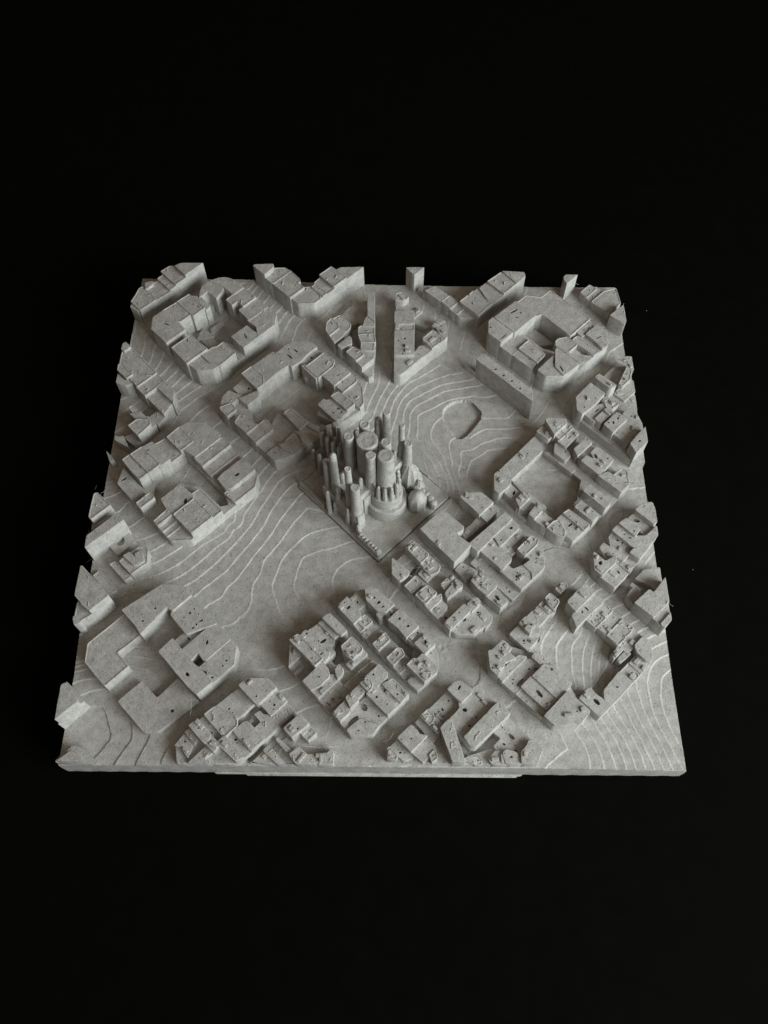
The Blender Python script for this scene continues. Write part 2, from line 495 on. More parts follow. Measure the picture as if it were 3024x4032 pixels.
# thin bottom layers that sagged below the slab
for x0, x1, d, z0, z1 in ((-25.9, 24.5, 0.14, -4.05, -3.60), (-20.8, 23.8, 0.28, -4.45, -4.00)):
    V, F = prism(fillet([(x0, -50.02 - d), (x1, -50.02 - d), (x1, 40), (x0, 40)], 0.4), z0, z1, bevel=0.05)
    mesh_obj('sagged_bottom_layer', V, F, PLA_G, slab)

# --- city blocks
BLOCKS = [
('corner_strip',[
(824,369,'-4998,3899 -4972,3879 -4841,3829 -4842,3878 -4981,4017'),
(860,405,'-4773,3812 -4504,4080 -4818,4395 -4887,4365 -4924,4191 -4976,4015'),
(837,386,'-4488,4083 -4240,4331 -4491,4583 -4628,4507 -4770,4365'),
(881,427,'-4724,4348 -4616,4456 -4629,4521 -4775,4500'),
(888,440,'-4208,4302 -4144,4463 -4394,4713 -4506,4600'),
(929,481,'-4120,4429 -3920,4630 -4182,4892 -4308,4913 -4391,4830 -4444,4753'),
(1007,562,'-3910,4595 -3592,4913 -4068,4910 -4146,4832'),
]),
('ring_block_back_left',[
(924,501,'-4461,3240 -4112,2892 -3774,3230 -3984,3440 -4049,3432 -4052,3475 -4298,3721 -4467,3551|-4103,3331 -4126,3330 -4174,3352 -4220,3383 -4237,3405 -4215,3405 -4166,3384 -4120,3353'),
(912,488,'-4058,3509 -4003,3454 -3905,3463 -3721,3647 -4038,3965 -4276,3727'),
(924,501,'-3670,3604 -3480,3794 -3824,4138 -4014,3948'),
(881,461,'-3656,3999 -3442,3785 -3361,3866 -3596,4101 -3797,4139'),
(922,501,'-3132,4371 -2919,4159 -2754,4325 -2991,4563 -3117,4604 -3257,4594 -3422,4522'),
(898,474,'-3594,4135 -3591,4107 -3455,4244 -3257,4046 -3163,4236 -3144,4359 -3436,4517 -3587,4366'),
(907,515,'-2925,3867 -2815,3977 -2700,3862 -2490,4071 -2751,4331 -3070,4012'),
(860,488,'-2553,3539 -2229,3862 -2473,4106 -2797,3783|-2460,3912 -2468,3890 -2499,3855 -2534,3826 -2553,3820 -2544,3842 -2514,3878 -2478,3907'),
(852,501,'-2411,3364 -2327,3129 -2041,3415 -2023,3691 -2214,3883 -2572,3525'),
(845,488,'-2623,2848 -2327,3144 -2521,3338 -2595,3412 -2891,3116|-2559,3060 -2579,3075 -2611,3125 -2636,3181 -2640,3210 -2619,3195 -2587,3145 -2562,3089'),
(913,528,'-3660,2435 -3452,2644 -3326,2770 -3680,3124 -4014,2789'),
(849,488,'-3464,2283 -3145,2306 -3029,2422 -3275,2448 -3497,2670 -3674,2493'),
(870,508,'-3203,2459 -3031,2415 -2743,2703 -3020,2981 -3139,2862 -3220,2841 -3402,2659'),
(522,120,'-3618,3322 -3329,3402 -3515,3588 -3604,3499'),
(480,80,'-3366,3498 -3128,3736 -3216,3824 -3406,3634'),
(490,100,'-3354,3104 -3125,3151 -3407,3432 -3596,3346'),
]),
('angled_block_back',[
(944,547,'-2346,4661 -2158,4848 -2181,4942 -2535,4934 -2588,4903'),
(831,453,'-2149,4531 -1838,4843 -1937,4942 -2183,4945 -2373,4755'),
(830,480,'-1784,4171 -1535,4419 -1652,4536 -1593,4560 -1617,4646 -1824,4853 -2146,4532'),
(767,439,'-1627,4040 -1291,4042 -1126,4207 -1392,4473 -1551,4448 -1793,4206'),
(794,473,'-1112,4226 -1057,4280 -1296,4519 -1350,4464'),
(761,439,'-1297,4547 -1068,4319 -915,4472 -1190,4746 -1335,4601'),
(835,520,'-892,4443 -675,4660 -981,4967 -1198,4750'),
(797,493,'-658,4660 -308,5010 -644,4997 -714,4961 -796,4992 -893,4895'),
]),
('corner_tower',[
(786,530,'612,4933 663,4852 732,4783 945,4996 654,5002 554,4992'),
]),
('angled_block_back_right',[
(455,200,'897,4619 1054,4535 1085,4720 1006,4799 922,4716'),
(555,308,'1329,4302 1445,4418 1162,4701 1016,4615'),
(561,321,'1466,4121 1607,4261 1450,4418 1309,4278'),
(515,281,'1611,4007 1749,4146 1603,4291 1465,4153'),
(495,267,'1662,3900 2006,3928 2039,3977 1861,4155 1770,4182 1614,4025'),
(626,402,'2022,3879 2286,4143 1944,4485 1680,4221'),
(554,335,'2215,4267 2288,4254 2124,4688 1959,4523'),
(591,375,'2282,4210 2567,4495 2278,4784 2098,4604'),
(654,443,'2569,4432 2841,4704 2535,5010 2263,4738'),
(678,470,'2859,4674 3035,4850 3015,4965 2731,4970 2586,4947'),
]),
('ring_block_right',[
(760,545,'2182,3282 2403,3060 2677,3334 2344,3667 2304,3698 2196,3589|2250,3418 2238,3405 2221,3406 2208,3420 2206,3439 2218,3451 2235,3450 2249,3436|2547,3258 2531,3226 2480,3171 2425,3126 2397,3116 2413,3147 2464,3202 2519,3248'),
(777,572,'2703,3309 3030,3636 3130,3721 2761,4091 2341,3671|2796,3882 2779,3846 2722,3798 2659,3767 2628,3770 2645,3806 2702,3854 2765,3886|2800,3657 2784,3648 2752,3650 2722,3663 2711,3678 2727,3687 2759,3685 2789,3673|2867,3773 2854,3769 2837,3781 2826,3802 2828,3819 2841,3823 2858,3812 2869,3791'),
(711,518,'3136,3756 3284,3806 3807,3283 3953,3429 4235,3711 3496,4451 3303,4258 3007,4312 2794,4098'),
(629,423,'2635,2842 2869,3076 2983,3190 2893,3280 2681,3342 2408,3070'),
(659,464,'3113,2654 3296,2837 3220,2914 3197,2976 2996,3178 2792,2974'),
(623,423,'3026,2506 3108,2704 2803,3008 2663,2868|2992,2743 2984,2729 2969,2723 2955,2729 2950,2743 2957,2758 2972,2764 2987,2758'),
(701,518,'3242,2267 3585,2266 3592,2315 3506,2508 3452,2784 3088,2421|3446,2635 3431,2578 3416,2555 3411,2581 3419,2640 3434,2699 3449,2721 3454,2695'),
(726,545,'3453,2489 3584,2261 3893,2570 3522,2940 3474,2918|3570,2446 3586,2386 3581,2354 3559,2368 3532,2420 3517,2481 3521,2513 3543,2499'),
(662,477,'3500,3034 3761,2927 3913,3080 3743,3250 3574,3237 3496,3159'),
(666,491,'4245,2808 4321,2884 3938,3267 3862,3190'),
(656,477,'4055,3310 4147,3347 4305,3505 4279,3671 4158,3551 3986,3378|4125,3483 4120,3470 4103,3449 4083,3434 4072,3432 4077,3445 4094,3465 4114,3481|4224,3527 4220,3509 4200,3484 4176,3467 4162,3466 4167,3484 4187,3508 4211,3526'),
(691,518,'4277,3171 4325,3056 4423,2959 4507,3043 4545,3384 4415,3515 4339,3517 4135,3313|4413,3257 4399,3235 4359,3207 4317,3189 4296,3192 4310,3214 4350,3242 4392,3260'),
(611,437,'4339,2917 4463,3041 4139,3366 3954,3302'),
(599,423,'3942,2686 4078,2666 4238,2826 4013,2874 3853,3034 3723,2904'),
(316,120,'3266,3309 3545,3365 3168,3742 3001,3575'),
]),
('corner_strip_back_right',[
(681,493,'3807,4760 3864,4637 3908,4681 4118,4891 3868,4895 3812,4839'),
(414,230,'4302,4539 4519,4757 4402,4875 4184,4657'),
(383,200,'4426,4427 4672,4673 4545,4801 4299,4555'),
(404,223,'4735,4090 5006,4361 4940,4552 4951,4787 4684,4673 4418,4406'),
(565,385,'4961,3660 5002,3766 5002,4205 4965,4198 4694,3927'),
]),
('crowded_strip_right',[
(641,479,'3777,1524 3874,1428 4111,1665 4358,1913 4114,2157 3782,1826'),
(694,533,'4419,2011 4480,1995 4551,2067 4270,2348 4176,2254'),
(546,384,'4897,2640 4966,2571 5002,2666 5002,2873 4891,2882 4659,2759'),
(544,384,'4691,2214 4742,2183 4891,2332 5002,2639 4908,2658'),
(429,271,'4610,2061 4764,1906 4965,2106 4976,2355 4905,2378 4676,2148|4797,2035 4790,2024 4769,2003 4747,1984 4736,1979 4743,1991 4764,2012 4786,2030'),
(379,222,'4838,1820 4952,1706 4999,1863 4963,2044 4801,1953'),
(584,425,'4379,1607 4476,1577 4618,1719 4539,1798 4428,1847 4345,1764'),
(559,398,'4099,1342 4248,1491 4377,1620 4338,1716 4140,1667 3957,1484|4227,1620 4218,1597 4186,1561 4149,1533 4129,1530 4138,1552 4170,1588 4207,1616'),
(599,438,'4214,1278 4431,1495 4348,1578 4131,1361'),
(639,479,'4399,1050 4682,1333 4525,1490 4242,1207|4552,1337 4543,1317 4526,1309 4511,1317 4506,1337 4515,1356 4533,1365 4548,1357|4453,1242 4444,1215 4428,1204 4415,1215 4413,1242 4422,1269 4437,1280 4450,1269|4360,1242 4352,1227 4338,1221 4324,1227 4320,1242 4327,1256 4342,1262 4356,1256'),
(525,368,'4726,1446 4970,1351 4945,1495 4786,1654 4652,1520'),
(538,380,'4666,853 4994,1181 4961,1311 4726,1416 4415,1105|4624,1215 4614,1208 4598,1211 4585,1222 4583,1234 4593,1240 4609,1237 4622,1227'),
(689,533,'4756,540 5010,794 5002,937 5002,1089 4897,985 4663,750|4875,802 4864,783 4844,775 4825,783 4819,802 4830,821 4851,829 4869,821'),
(296,140,'5002,515 5002,734 5006,848 4946,788'),
]),
('notched_strip_left',[
(882,436,'-4963,2790 -4924,2762 -4845,2842 -4847,2884 -4922,2960 -4964,2945 -4986,2894'),
(822,399,'-5025,2416 -4719,2111 -4563,1954 -4246,2271 -4865,2889 -4958,2796'),
(857,436,'-4968,2301 -4786,2120 -4713,2193 -4941,2422 -4971,2418'),
(794,383,'-4987,2028 -4871,1988 -4809,1970 -4697,2028 -4743,2118 -4837,2067 -4990,2221'),
(792,403,'-4401,1763 -4075,2088 -4253,2266 -4578,1940'),
(703,336,'-3997,1392 -3878,1676 -4215,2014 -4417,1812'),
(793,430,'-3869,1629 -3834,1598 -3865,1883 -4072,2090 -4201,1961'),
(715,336,'-4517,1321 -4445,1393 -4637,1585 -4709,1513'),
(720,349,'-4426,1168 -4328,1266 -4455,1393 -4624,1366'),
(754,390,'-4435,907 -4233,1110 -4264,1209 -4478,1214 -4610,1082'),
(642,282,'-4228,1101 -4141,1189 -4272,1320 -4335,1355'),
(588,228,'-4171,1271 -4006,1436 -4186,1490 -4287,1388'),
(652,282,'-4700,726 -4571,643 -4741,899 -4827,899 -4876,933 -4881,831'),
(610,241,'-4908,380 -4815,419 -4950,554 -5012,615 -5002,591'),
(517,150,'-4546,790 -4443,893 -4592,1041 -4725,969'),
]),
('ring_block_behind_church',[
(783,457,'-2431,2096 -2278,1943 -2181,2040 -2204,2203 -2450,2448 -2616,2281'),
(754,430,'-2170,2063 -1939,2294 -1724,2509 -2047,2832 -2401,2478'),
(759,443,'-1657,2437 -1496,2598 -1393,2761 -1202,2952 -1309,3059 -1656,3079 -1800,2935 -1977,2757|-1651,2640 -1677,2646 -1725,2685 -1767,2734 -1778,2765 -1752,2759 -1704,2719 -1663,2670|-1552,2789 -1574,2792 -1613,2824 -1646,2865 -1655,2891 -1633,2887 -1594,2856 -1560,2815|-1727,2881 -1730,2863 -1739,2855 -1749,2863 -1754,2881 -1752,2900 -1743,2908 -1733,2900'),
(686,376,'-1341,2553 -1074,2821 -1184,2931 -1337,2778 -1499,2616|-1257,2692 -1274,2689 -1300,2706 -1319,2733 -1320,2755 -1304,2758 -1278,2740 -1259,2713'),
(758,450,'-1129,2214 -865,2479 -854,2587 -1048,2781 -1372,2457'),
(740,430,'-1185,2193 -1171,2284 -1392,2505 -1488,2496'),
(736,430,'-819,2044 -534,2329 -741,2536 -1026,2250|-713,2289 -718,2270 -740,2250 -766,2242 -781,2249 -777,2267 -755,2287 -728,2296|-847,2181 -851,2171 -861,2166 -872,2171 -877,2181 -873,2191 -862,2196 -852,2191'),
(693,389,'-755,1996 -638,1926 -415,2149 -403,2225 -538,2360 -829,2070'),
(658,362,'-494,1726 -309,1542 -247,1664 -276,2041 -387,2152 -653,1885'),
(738,443,'-558,1478 -438,1598 -735,1894 -854,1775'),
(673,381,'-665,1360 -553,1472 -828,1747 -1002,1697|-697,1529 -707,1510 -731,1501 -756,1509 -767,1529 -757,1549 -733,1558 -708,1549|-642,1451 -650,1433 -671,1426 -691,1433 -700,1451 -692,1468 -672,1475 -651,1468'),
(704,416,'-773,1237 -691,1319 -681,1383 -1007,1709 -1126,1590|-799,1411 -805,1396 -819,1390 -833,1396 -840,1411 -834,1426 -820,1432 -806,1426'),
(633,306,'-2568,1810 -2307,1955 -2582,2230 -2785,2027|-2445,2007 -2459,1984 -2482,1982 -2500,2002 -2503,2032 -2489,2055 -2466,2057 -2448,2037'),
(692,366,'-2953,1529 -2776,1635 -2611,1800 -2806,1921 -2952,1776'),
(733,412,'-2927,1424 -2804,1302 -2638,1469 -2764,1595 -2951,1504'),
(715,396,'-2442,1569 -2236,1775 -2275,1894 -2596,1723'),
(724,412,'-2410,960 -2245,1124 -2474,1353 -2584,1357 -2646,1196'),
(664,366,'-2197,795 -1918,1074 -2104,1261 -2383,981'),
(591,321,'-1858,412 -1531,540 -1557,673 -1748,782 -1910,702 -2029,583|-1834,580 -1848,572 -1878,574 -1908,584 -1920,597 -1906,605 -1876,604 -1846,593'),
(610,335,'-1788,627 -1542,513 -1083,973 -1057,1086 -1318,1232 -1523,1028 -1693,858'),
(704,412,'-1438,1075 -1316,1197 -1645,1525 -1767,1404'),
(510,220,'-1631,1083 -1505,1209 -1594,1298 -1713,1272'),
(671,396,'-1428,934 -1380,798 -1341,807 -1392,1010 -1502,1009'),
(653,375,'-1181,1066 -1095,1040 -1089,1055 -1205,1170 -1266,1150'),
(651,381,'-1708,660 -1569,601 -1566,627 -1689,750 -1782,733'),
(607,306,'-2074,1136 -2014,1196 -2053,1288 -2105,1296'),
]),
('triangle_block_left',[
(687,398,'-224,4160 -197,3793 -61,3658 -78,4416 -224,4406'),
(671,384,'-285,3550 -67,3530 -65,3672 -196,3803 -270,3729'),
(658,371,'-379,3326 -64,3336 -63,3565 -285,3565 -400,3526'),
(685,398,'-321,3129 -60,3129 -63,3320 -370,3291'),
(674,384,'-317,2966 -65,2928 -61,3142 -314,3136'),
(626,330,'-302,2852 -436,2718 -294,2576 -103,2767 -67,2984 -420,2970'),
(420,120,'-171,2400 -78,2440 -96,2715 -291,2520'),
(676,378,'-422,2688 -287,2824 -488,3025 -624,2890'),
(654,357,'-726,2982 -508,3101 -526,3255 -569,3298 -806,3062'),
(641,344,'-864,3125 -687,3303 -665,3427 -767,3529 -953,3343'),
(670,371,'-1055,3428 -957,3329 -796,3491 -833,3612 -947,3726 -1042,3632'),
(627,330,'-637,3451 -557,3531 -542,3631 -780,3869 -918,3732'),
(435,140,'-394,3936 -306,4024 -320,4209 -473,4362 -646,4189'),
]),
('triangle_block_right',[
(604,328,'341,4266 524,4253 624,4353 474,4503 340,4451'),
(708,436,'325,3587 706,3581 697,3893 327,3889'),
(679,409,'326,3386 702,3404 707,3610 325,3610'),
(692,423,'329,2800 694,2819 702,3398 326,3379|563,3200 552,3181 527,3173 501,3181 490,3200 501,3220 527,3228 552,3220|548,3032 537,3014 511,3007 486,3014 475,3032 486,3049 511,3056 537,3049'),
(607,342,'321,2400 456,2374 891,2809 696,2857 321,2866'),
(574,315,'842,2819 1083,3059 983,3112 816,3112 734,2927'),
(637,382,'891,3207 1088,3010 1327,3249 1098,3478 887,3267'),
(613,369,'1321,3264 1368,3311 1370,3634 1292,3711 1187,3524'),
(604,355,'1171,3564 1319,3713 1219,3757 1070,3607'),
(496,230,'722,3902 902,4083 811,4174 720,4084'),
(434,180,'1056,3697 1197,3837 1089,3945 948,3804'),
]),
('narrow_bar',[
(763,560,'2833,1729 2940,1622 2954,1899 2089,2764 2009,2747 1941,2622|2305,2389 2296,2369 2277,2361 2259,2369 2252,2389 2261,2408 2280,2416 2298,2408|2451,2243 2442,2224 2423,2216 2405,2223 2398,2243 2407,2262 2426,2270 2444,2262|2596,2109 2588,2090 2569,2082 2550,2090 2544,2109 2553,2128 2572,2136 2590,2128|2739,1929 2732,1907 2717,1897 2703,1907 2699,1929 2706,1952 2721,1961 2735,1952'),
(353,120,'1960,2579 2002,2621 1802,2820 1713,2826'),
]),
('courtyard_block_right',[
(565,413,'2140,-176 2263,-218 2413,-68 2442,10 2222,229 2156,163'),
(368,210,'2460,154 3115,810 2997,1076 2268,346'),
(639,467,'3320,1007 3543,1231 3566,1336 3211,1355 3171,1315'),
(504,332,'3216,941 3366,1090 3169,1287 3020,1138'),
(556,386,'3430,942 3667,1179 3563,1282 3327,1046'),
(528,359,'3523,789 3774,1040 3657,1156 3406,906|3663,1033 3653,1014 3621,980 3586,952 3568,946 3578,965 3610,999 3645,1027|3557,939 3553,931 3540,918 3526,906 3519,904 3523,911 3536,925 3550,936'),
(448,278,'3331,711 3501,541 3591,630 3511,828 3429,909 3363,888'),
(329,160,'3626,319 3715,408 3589,626 3343,760 3163,782'),
(566,399,'3719,582 3996,859 3899,956 3651,708'),
(483,318,'3791,460 4097,766 4003,860 3751,608'),
(562,399,'4070,177 4378,484 4107,755 3981,629 3999,499 3885,551 3791,457|4072,565 4080,520 4068,492 4043,497 4020,532 4012,578 4024,606 4049,601'),
(567,413,'4407,-201 4537,-71 4239,227 4070,136'),
(529,372,'4551,-42 4605,-31 4607,243 4481,298 4346,163'),
(592,440,'4090,-562 4234,-418 3866,-50 3722,-194|4058,-354 4051,-367 4039,-373 4028,-368 4025,-354 4031,-341 4043,-335 4054,-341'),
(555,399,'3847,-805 3986,-667 3687,-368 3548,-506'),
(532,372,'3617,-870 3691,-944 3797,-878 3454,-534 3367,-621'),
(480,318,'3341,-1011 3487,-1156 3778,-865 3624,-843 3379,-598 3247,-730|3506,-804 3501,-827 3473,-855 3440,-872 3420,-867 3425,-844 3452,-815 3486,-799'),
(523,359,'3204,-1068 3323,-1061 3338,-967 3252,-767 3170,-796 3051,-915'),
(493,332,'3056,-877 3166,-767 2955,-556 2845,-665'),
(559,399,'2813,-693 2852,-691 2960,-584 2924,-456 2865,-515 2750,-630'),
(477,318,'2696,-558 2891,-468 2736,-312 2593,-455'),
(557,399,'2600,-481 2770,-311 2759,-194 2704,-194 2543,-356'),
(488,332,'2535,-363 2699,-200 2585,-147 2434,3 2301,-130|2529,-200 2509,-234 2487,-242 2477,-220 2483,-181 2504,-148 2526,-140 2536,-162'),
(359,200,'2910,-406 3071,-468 3106,-402 2620,44 2487,158'),
]),
('ring_block_left',[
(771,441,'-3576,540 -3388,729 -3427,774 -3659,1006 -3851,815'),
(751,427,'-3417,840 -3324,747 -3512,559 -3291,433 -2917,806 -2919,878 -3200,1159 -3529,1163 -3699,993'),
(725,414,'-3151,245 -2704,692 -2723,751 -2842,870 -3309,404'),
(638,333,'-3000,87 -2546,541 -2689,683 -3143,229'),
(619,319,'-2879,154 -2799,130 -2469,460 -2550,542 -2993,99'),
(690,400,'-2697,-198 -2607,-216 -2215,176 -2439,400 -2750,89 -2867,-28|-2466,80 -2472,49 -2503,26 -2542,26 -2565,48 -2559,79 -2528,101 -2489,101'),
(582,306,'-2509,-468 -2244,-203 -2177,-136 -2145,132 -2227,213 -2599,-160 -2709,-269'),
(656,360,'-2863,-781 -2727,-644 -3168,-203 -3304,-340'),
(709,414,'-3216,-1092 -2911,-786 -3234,-463 -3540,-768'),
(685,373,'-3760,-572 -3655,-677 -3525,-723 -3278,-476 -3269,-385 -3523,-131 -3836,-444|-3350,-488 -3363,-527 -3390,-539 -3416,-517 -3426,-473 -3413,-433 -3386,-421 -3360,-444'),
(684,373,'-3829,-967 -3598,-736 -3678,-656 -3909,-887'),
(585,279,'-3752,-1042 -3498,-787 -3579,-706 -3833,-961'),
(540,238,'-3676,-1116 -3471,-911 -3567,-815 -3773,-1020'),
(517,225,'-3605,-1194 -3232,-1184 -3237,-1108 -3458,-886 -3686,-1114'),
(699,373,'-4161,-651 -3934,-423 -4047,-310 -4275,-538'),
(605,265,'-4324,-458 -4142,-276 -4633,215 -4695,-87|-4531,46 -4535,18 -4567,-14 -4608,-32 -4634,-24 -4631,5 -4599,37 -4558,54'),
(787,441,'-4407,93 -4237,-76 -4106,56 -4314,264 -4496,445 -4627,314'),
(812,468,'-4272,230 -4086,45 -3924,207 -4296,580 -4459,417'),
(782,441,'-3912,197 -3772,336 -4126,690 -4266,550|-4151,542 -4151,525 -4167,508 -4188,503 -4202,511 -4202,528 -4186,544 -4165,550'),
(668,333,'-3748,349 -3588,509 -3562,598 -3853,889 -4071,672'),
]),
('small_strip_left',[
(867,535,'-4973,-898 -4940,-929 -4672,-662 -4924,-410 -4984,-442'),
(646,319,'-4990,-1060 -4618,-687 -4747,-558 -5004,-814'),
(847,535,'-4954,-1499 -4427,-972 -4394,-940 -4523,-812 -4981,-1270'),
(399,90,'-4533,-1431 -4257,-1156 -4494,-919 -4769,-1195|-4446,-1148 -4461,-1217 -4518,-1245 -4584,-1217 -4621,-1149 -4606,-1080 -4548,-1051 -4482,-1079'),
(517,224,'-4188,-1833 -3972,-1616 -3967,-1369 -4029,-1307 -4137,-1305 -4426,-1594'),
(568,278,'-4163,-1699 -4101,-1636 -4275,-1462 -4350,-1512'),
(570,278,'-4108,-1626 -4030,-1594 -4076,-1398 -4155,-1478'),
(443,160,'-4321,-1942 -4234,-1855 -4539,-1551 -4644,-1620'),
(349,72,'-4577,-2167 -4468,-2058 -4833,-1692 -4942,-1801'),
]),
('wedge_strip_left',[
(806,539,'-4974,-2349 -4871,-2452 -4824,-2514 -4699,-2638 -4417,-2355 -4964,-1808 -4992,-1816'),
(637,377,'-5001,-2655 -4914,-2742 -4745,-2573 -4939,-2379 -4994,-2433'),
(677,423,'-4959,-2840 -4872,-2812 -4880,-2785 -4966,-2700 -5005,-2739'),
]),
('large_block_front_left',[
(435,230,'-4359,-3804 -4013,-3459 -4238,-3234 -3892,-2888 -4237,-2542 -4296,-2596 -4448,-2749 -4775,-3076 -4764,-3399'),
(624,395,'-4066,-2678 -3948,-2796 -3845,-2940 -3753,-2848 -3654,-2689 -3954,-2390 -4003,-2390 -4179,-2566|-3819,-2736 -3823,-2751 -3838,-2757 -3854,-2751 -3862,-2737 -3858,-2722 -3844,-2716 -3827,-2722'),
(619,380,'-3867,-2490 -3668,-2690 -3463,-2485 -3376,-2530 -3092,-2247 -3261,-2079 -3612,-2066 -3952,-2406|-3642,-2510 -3646,-2527 -3660,-2534 -3677,-2527 -3686,-2511 -3681,-2494 -3667,-2487 -3650,-2494'),
(558,334,'-3099,-2921 -2639,-2734 -3124,-2249 -3372,-2497 -3412,-2608|-3060,-2565 -3065,-2583 -3080,-2590 -3098,-2583 -3106,-2566 -3102,-2548 -3086,-2541 -3069,-2548|-2848,-2681 -2850,-2699 -2872,-2720 -2900,-2732 -2918,-2727 -2916,-2709 -2894,-2688 -2866,-2676|-2975,-2833 -2982,-2847 -3001,-2852 -3021,-2847 -3031,-2834 -3024,-2820 -3005,-2815 -2985,-2820|-3004,-2499 -3007,-2513 -3018,-2518 -3029,-2513 -3035,-2499 -3032,-2485 -3022,-2480 -3010,-2485|-2942,-2765 -2937,-2785 -2941,-2795 -2952,-2791 -2963,-2774 -2968,-2755 -2964,-2744 -2954,-2749|-3162,-2651 -3164,-2663 -3173,-2667 -3183,-2663 -3188,-2651 -3185,-2639 -3177,-2635 -3167,-2639|-2922,-2585 -2925,-2595 -2933,-2599 -2943,-2595 -2948,-2585 -2945,-2576 -2937,-2572 -2927,-2576'),
(454,244,'-3148,-3175 -2906,-2933 -2746,-2773 -3142,-2878 -3293,-3030|-3049,-3008 -3065,-3012 -3087,-3000 -3104,-2980 -3106,-2963 -3091,-2960 -3068,-2971 -3051,-2991'),
(526,320,'-2983,-3362 -2878,-3257 -2754,-3380 -2377,-3003 -2653,-2727 -2748,-2822 -3136,-3210|-2726,-3076 -2734,-3106 -2749,-3117 -2763,-3101 -2767,-3069 -2759,-3038 -2744,-3028 -2730,-3043|-2801,-3033 -2803,-3041 -2811,-3045 -2819,-3041 -2824,-3033 -2821,-3024 -2813,-3021 -2805,-3024'),
(586,395,'-2944,-3836 -2802,-3979 -2594,-3771 -2667,-3698 -2826,-3539 -2908,-3457 -3318,-3047 -3526,-3255|-2962,-3670 -2985,-3676 -3016,-3659 -3035,-3630 -3033,-3605 -3009,-3599 -2979,-3616 -2959,-3645'),
(506,305,'-2681,-3595 -2590,-3780 -2264,-3453 -2242,-3124 -2351,-3015 -2702,-3365|-2579,-3661 -2584,-3676 -2600,-3682 -2617,-3676 -2625,-3661 -2620,-3647 -2604,-3641 -2587,-3647|-2381,-3376 -2386,-3388 -2401,-3394 -2416,-3389 -2424,-3376 -2419,-3363 -2404,-3357 -2389,-3363|-2438,-3467 -2441,-3482 -2451,-3488 -2462,-3482 -2468,-3467 -2465,-3452 -2455,-3446 -2444,-3452'),
(544,349,'-2639,-3571 -2522,-3624 -2723,-3423 -2801,-3502'),
(290,125,'-3657,-4514 -3415,-4503 -3344,-4431 -2880,-3967 -3214,-3633 -3449,-3868 -3522,-3941 -3807,-3657 -4161,-4011|-3214,-4181 -3234,-4191 -3260,-4182 -3276,-4159 -3273,-4136 -3253,-4127 -3227,-4136 -3211,-4158'),
]),
('tiered_wedge_front_left',[
(446,304,'-5002,-4089 -5015,-4394 -4675,-4054 -5002,-3719'),
(642,504,'-4978,-4371 -4712,-4106 -4966,-3852 -4995,-3857'),
]),
('corner_wedge_front_left',[
(274,148,'-5009,-4955 -4994,-4987 -4338,-5008 -4575,-4771 -4763,-4709 -4803,-4749'),
(417,290,'-4548,-4998 -4696,-4850 -4737,-4829 -4886,-4978'),
]),
('crowded_block_front_left',[
(612,420,'-1846,-4091 -1800,-4098 -1535,-3833 -1673,-3695 -2017,-3696 -2129,-3808'),
(470,284,'-2160,-4336 -1883,-4059 -2141,-3802 -2511,-4172'),
(509,330,'-2456,-4465 -2313,-4608 -2141,-4436 -2153,-4329 -2497,-4174 -2622,-4299'),
(431,254,'-2435,-4680 -2331,-4576 -2631,-4276 -2735,-4380|-2506,-4551 -2516,-4553 -2537,-4545 -2554,-4533 -2559,-4522 -2549,-4521 -2529,-4528 -2511,-4541'),
(534,359,'-2605,-4712 -2549,-4655 -2546,-4591 -2756,-4381 -2788,-4373 -2866,-4451'),
(519,344,'-2458,-4837 -2400,-4778 -2387,-4753 -2528,-4612 -2581,-4714'),
(397,224,'-2799,-4686 -2773,-4617 -2911,-4478 -2973,-4511'),
(350,179,'-3026,-4757 -2894,-4890 -2843,-4699 -2972,-4571 -3131,-4730'),
(518,344,'-2101,-5014 -1987,-4952 -2034,-4905 -2314,-4625 -2402,-4713'),
(398,223,'-2013,-4919 -1894,-4801 -2173,-4522 -2292,-4640|-2124,-4638 -2129,-4655 -2146,-4662 -2163,-4655 -2172,-4638 -2167,-4621 -2150,-4614 -2132,-4621'),
(484,307,'-1871,-4818 -1707,-4654 -1973,-4387 -2022,-4392 -2160,-4530'),
(349,168,'-1861,-4466 -1756,-4360 -1876,-4240 -1982,-4345'),
(435,254,'-1736,-4365 -1867,-4496 -1694,-4669 -1247,-4222 -1209,-4196 -1376,-4029 -1600,-4253 -1730,-4243 -1795,-4178 -1859,-4242'),
(500,315,'-1604,-4258 -1370,-4024 -1524,-3871 -1758,-4105|-1540,-4107 -1545,-4123 -1560,-4129 -1576,-4123 -1584,-4107 -1579,-4091 -1564,-4085 -1547,-4091|-1624,-4048 -1627,-4058 -1636,-4062 -1646,-4058 -1651,-4048 -1648,-4038 -1638,-4034 -1629,-4038|-1551,-4175 -1554,-4184 -1562,-4188 -1571,-4184 -1575,-4175 -1572,-4167 -1564,-4163 -1555,-4166'),
(373,202,'-2820,-5002 -2551,-4998 -2616,-4933 -2516,-4834 -2599,-4751 -2842,-4994'),
(282,112,'-3049,-5004 -2836,-5010 -2979,-4868 -3082,-4971'),
(285,112,'-2481,-5002 -2152,-5008 -2421,-4739 -2513,-4831'),
]),
('small_block_front',[
(527,352,'-1250,-4633 -1106,-4489 -1026,-4410 -1005,-4382 -1139,-4249 -1167,-4267 -1392,-4492'),
(404,230,'-1001,-4656 -873,-4528 -1007,-4394 -1135,-4522'),
(342,168,'-1273,-4873 -1266,-4802 -1486,-4582 -1535,-4612'),
(374,202,'-1482,-4995 -1334,-4999 -1616,-4716 -1689,-4788'),
(318,146,'-1856,-5002 -1545,-4977 -1718,-4804 -1895,-4980'),
(384,213,'-1188,-5002 -886,-5002 -939,-4937 -1145,-4731 -1271,-4857'),
